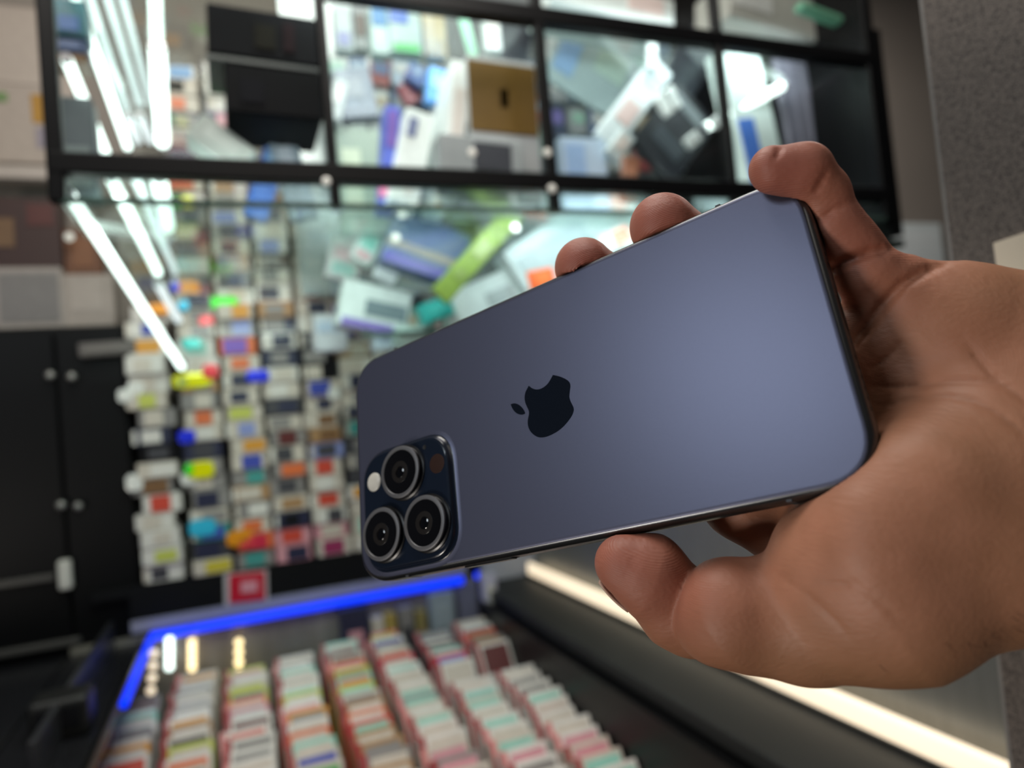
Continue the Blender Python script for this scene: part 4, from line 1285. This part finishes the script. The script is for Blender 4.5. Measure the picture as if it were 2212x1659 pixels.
sl = empty('side_counter', (-0.6, 1.1, 0), 'low dark side counter at the lower left, beside the packet rows', 'counter')
rel(box('counter_top', (-1.1, 0.62, EZ - 0.375), (-0.303, 1.50, EZ - 0.362), bpy.data.materials['dark_gloss'], None, 0.002), sl)
rel(box('counter_body', (-1.08, 0.66, 0), (-0.31, 1.48, EZ - 0.375), BLACKM), sl)
p = on_z(135, 1590, EZ - 0.362)
tm = empty('card_terminal', (p.x, p.y, EZ - 0.362), 'small black block standing on the dark side counter', 'terminal')
rel(box('terminal_body', (p.x - 0.034, p.y - 0.02, EZ - 0.362), (p.x + 0.034, p.y + 0.04, EZ - 0.31), mat('terminal_black', (0.006, 0.006, 0.006), 0.5), None, 0.008, 3), tm)
rel(box('terminal_screen', (p.x - 0.024, p.y - 0.0215, EZ - 0.345), (p.x + 0.024, p.y - 0.0205, EZ - 0.322), mat('terminal_screen', (0.01, 0.01, 0.012), 0.2)), tm)
T0 = tw_top
product('speckled_grey_box', 'grey speckled box at the left edge on top of the black cabinet', 'box', 62, 640, 128, 128, 1.545, 0.09, 0, (142, 134, 128), [(L, -0.42, -0.4, 0.44, 0.4, (108, 104, 102))], T0)
product('beige_box', 'plain beige-grey box right of the speckled one on the black cabinet', 'box', 188, 650, 104, 118, 1.55, 0.08, 0, (146, 136, 128), [(L, -0.3, -0.4, 0.3, 0.2, (152, 142, 134))], T0)
product('grey_ledge_box', 'flat grey box at the foot of the longest tube light', 'box', 232, 752, 110, 30, 1.50, 0.03, -2, (96, 90, 88), [(L, -0.4, -0.3, 0.4, 0.3, (104, 98, 94))])
z1 = on_y(62, 576, 1.545).z
product('red_brown_carton', 'dark red-brown carton on top of the speckled grey box', 'box', 60, 500, 124, 150, 1.56, 0.06, 0, (46, 22, 16), [(L, -0.5, -0.2, -0.2, 0.2, (96, 70, 44)), (L, 0.0, -0.4, 0.4, -0.1, (70, 26, 20))], z1)
product('copper_carton', 'copper brown carton on top of the beige box beside the tube light', 'box', 178, 540, 70, 90, 1.57, 0.05, 0, (96, 58, 34), [(L, -0.3, -0.3, 0.3, 0.3, (112, 70, 40))], on_y(188, 592, 1.55).z)
nb = product('notice_board', 'beige notice board with green and ochre marks, left of the cabinet', 'notice board', 20, 180, 240, 350, 1.63, 0.024, 0, (150, 138, 128), [('paper_sheet', -0.4, -0.48, 0.3, 0.0, (158, 146, 136)), ('green_mark', -0.13, 0.06, -0.02, 0.12, (92, 120, 70)), ('ochre_mark', 0.16, 0.06, 0.27, 0.24, (150, 108, 20)), ('grey_mark', 0.18, 0.27, 0.36, 0.40, (122, 114, 124))])
product('white_ledge', 'pale horizontal ledge below the notice board', 'ledge', 20, 372, 240, 34, 1.60, 0.05, 0, (156, 146, 138), [(L, -0.5, 0.35, 0.5, 0.5, (70, 62, 58))])
product('pale_board', 'pale blue-white panel between the cabinet end and the speckled panel, above the hand', 'panel', 1990, 575, 150, 190, 1.635, 0.02, 0, (196, 204, 204), [(L, -0.4, -0.4, 0.4, 0.4, (204, 210, 210))])

product('orange_card', 'orange card showing at the phone edge below the middle fingertip', 'card', 1172, 604, 62, 46, 1.02, 0.006, -10, (236, 104, 50), [(L, -0.3, -0.3, 0.3, 0.3, (244, 120, 60))])
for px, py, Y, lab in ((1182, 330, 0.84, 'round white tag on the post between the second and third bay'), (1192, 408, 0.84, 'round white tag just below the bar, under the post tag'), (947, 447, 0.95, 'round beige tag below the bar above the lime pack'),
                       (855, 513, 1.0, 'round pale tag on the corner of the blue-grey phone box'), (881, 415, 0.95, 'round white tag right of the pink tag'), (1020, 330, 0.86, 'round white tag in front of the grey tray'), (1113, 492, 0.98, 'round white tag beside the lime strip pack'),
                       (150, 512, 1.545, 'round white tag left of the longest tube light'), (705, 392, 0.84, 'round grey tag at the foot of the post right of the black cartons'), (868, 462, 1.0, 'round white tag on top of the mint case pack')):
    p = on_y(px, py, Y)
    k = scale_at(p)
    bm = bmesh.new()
    lathe(bm, [(9 * k, 0.0), (9 * k, 0.0015), (7.5 * k, 0.002)], (0, 0, 0), 20)  # reflected glints, built as flat pale discs
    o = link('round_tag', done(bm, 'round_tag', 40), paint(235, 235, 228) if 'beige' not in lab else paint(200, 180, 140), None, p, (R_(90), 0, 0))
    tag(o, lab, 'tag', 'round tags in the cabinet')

# small packs hanging in rows on the backs of the bays
SP = {'white': (214, 222, 222), 'pale grey': (150, 158, 164), 'ice blue': (176, 200, 222), 'steel blue': (92, 116, 156), 'navy': (40, 52, 90), 'dark grey': (58, 62, 68), 'black': (22, 24, 28), 'mint': (150, 196, 180), 'violet': (110, 100, 170), 'dull red': (150, 80, 80), 'beige': (188, 176, 152)}
SPL = ['white'] * 6 + ['pale grey'] * 5 + ['ice blue'] * 4 + ['steel blue'] * 3 + ['navy', 'dark grey', 'dark grey', 'black', 'black', 'mint', 'violet', 'dull red', 'beige']
rs = random.Random(21)
for bay, x0, n, step, rows, Yp in (('second bay', 728, 10, 47, ((150, 'top row'), (222, 'middle row'), (296, 'bottom row')), 1.40), ('third bay', 1204, 8, 46, ((110, 'top row'), (186, 'second row'), (260, 'third row'), (330, 'bottom row')), 1.40),
                                   ('lower shelves', 742, 11, 48, ((462, 'top row'), (536, 'middle row'), (612, 'third row'), (690, 'bottom row')), 1.50)):
    for py, rn in rows:
        for i in range(n):
            px = x0 + i * step
            bc = rs.choice(SPL)
            lc = rs.choice([c for c in SP if c != bc])
            yy = py + (px - x0) * 0.03
            if bay == 'lower shelves' and yy > 741 - 0.4425 * (px - 883) + 30:
                continue
            lab = '%s hanging pack with %s print, %s from left, %s, %s' % (bc, lc, WORDS[i + 1], rn, bay)
            o = product('hanging_pack', lab, 'pack', px, yy, 40 + rs.uniform(-6, 5), 62 + rs.uniform(-8, 6), Yp + rs.uniform(-0.02, 0.0), 0.014, rs.uniform(-9, 9), SP[bc], [('label_panel', -0.4, -0.35 + 0.1 * rs.random(), 0.4, 0.05 + 0.2 * rs.random(), SP[lc])], None, 'small packs hanging at the backs of the bays', bev=0.001)
            bm = bmesh.new()
            tube(bm, (0, -0.02, 0.034), (0, 0.06, 0.034), 0.0016, 6)
            link('hook', done(bm, 'hook'), ALU, o)
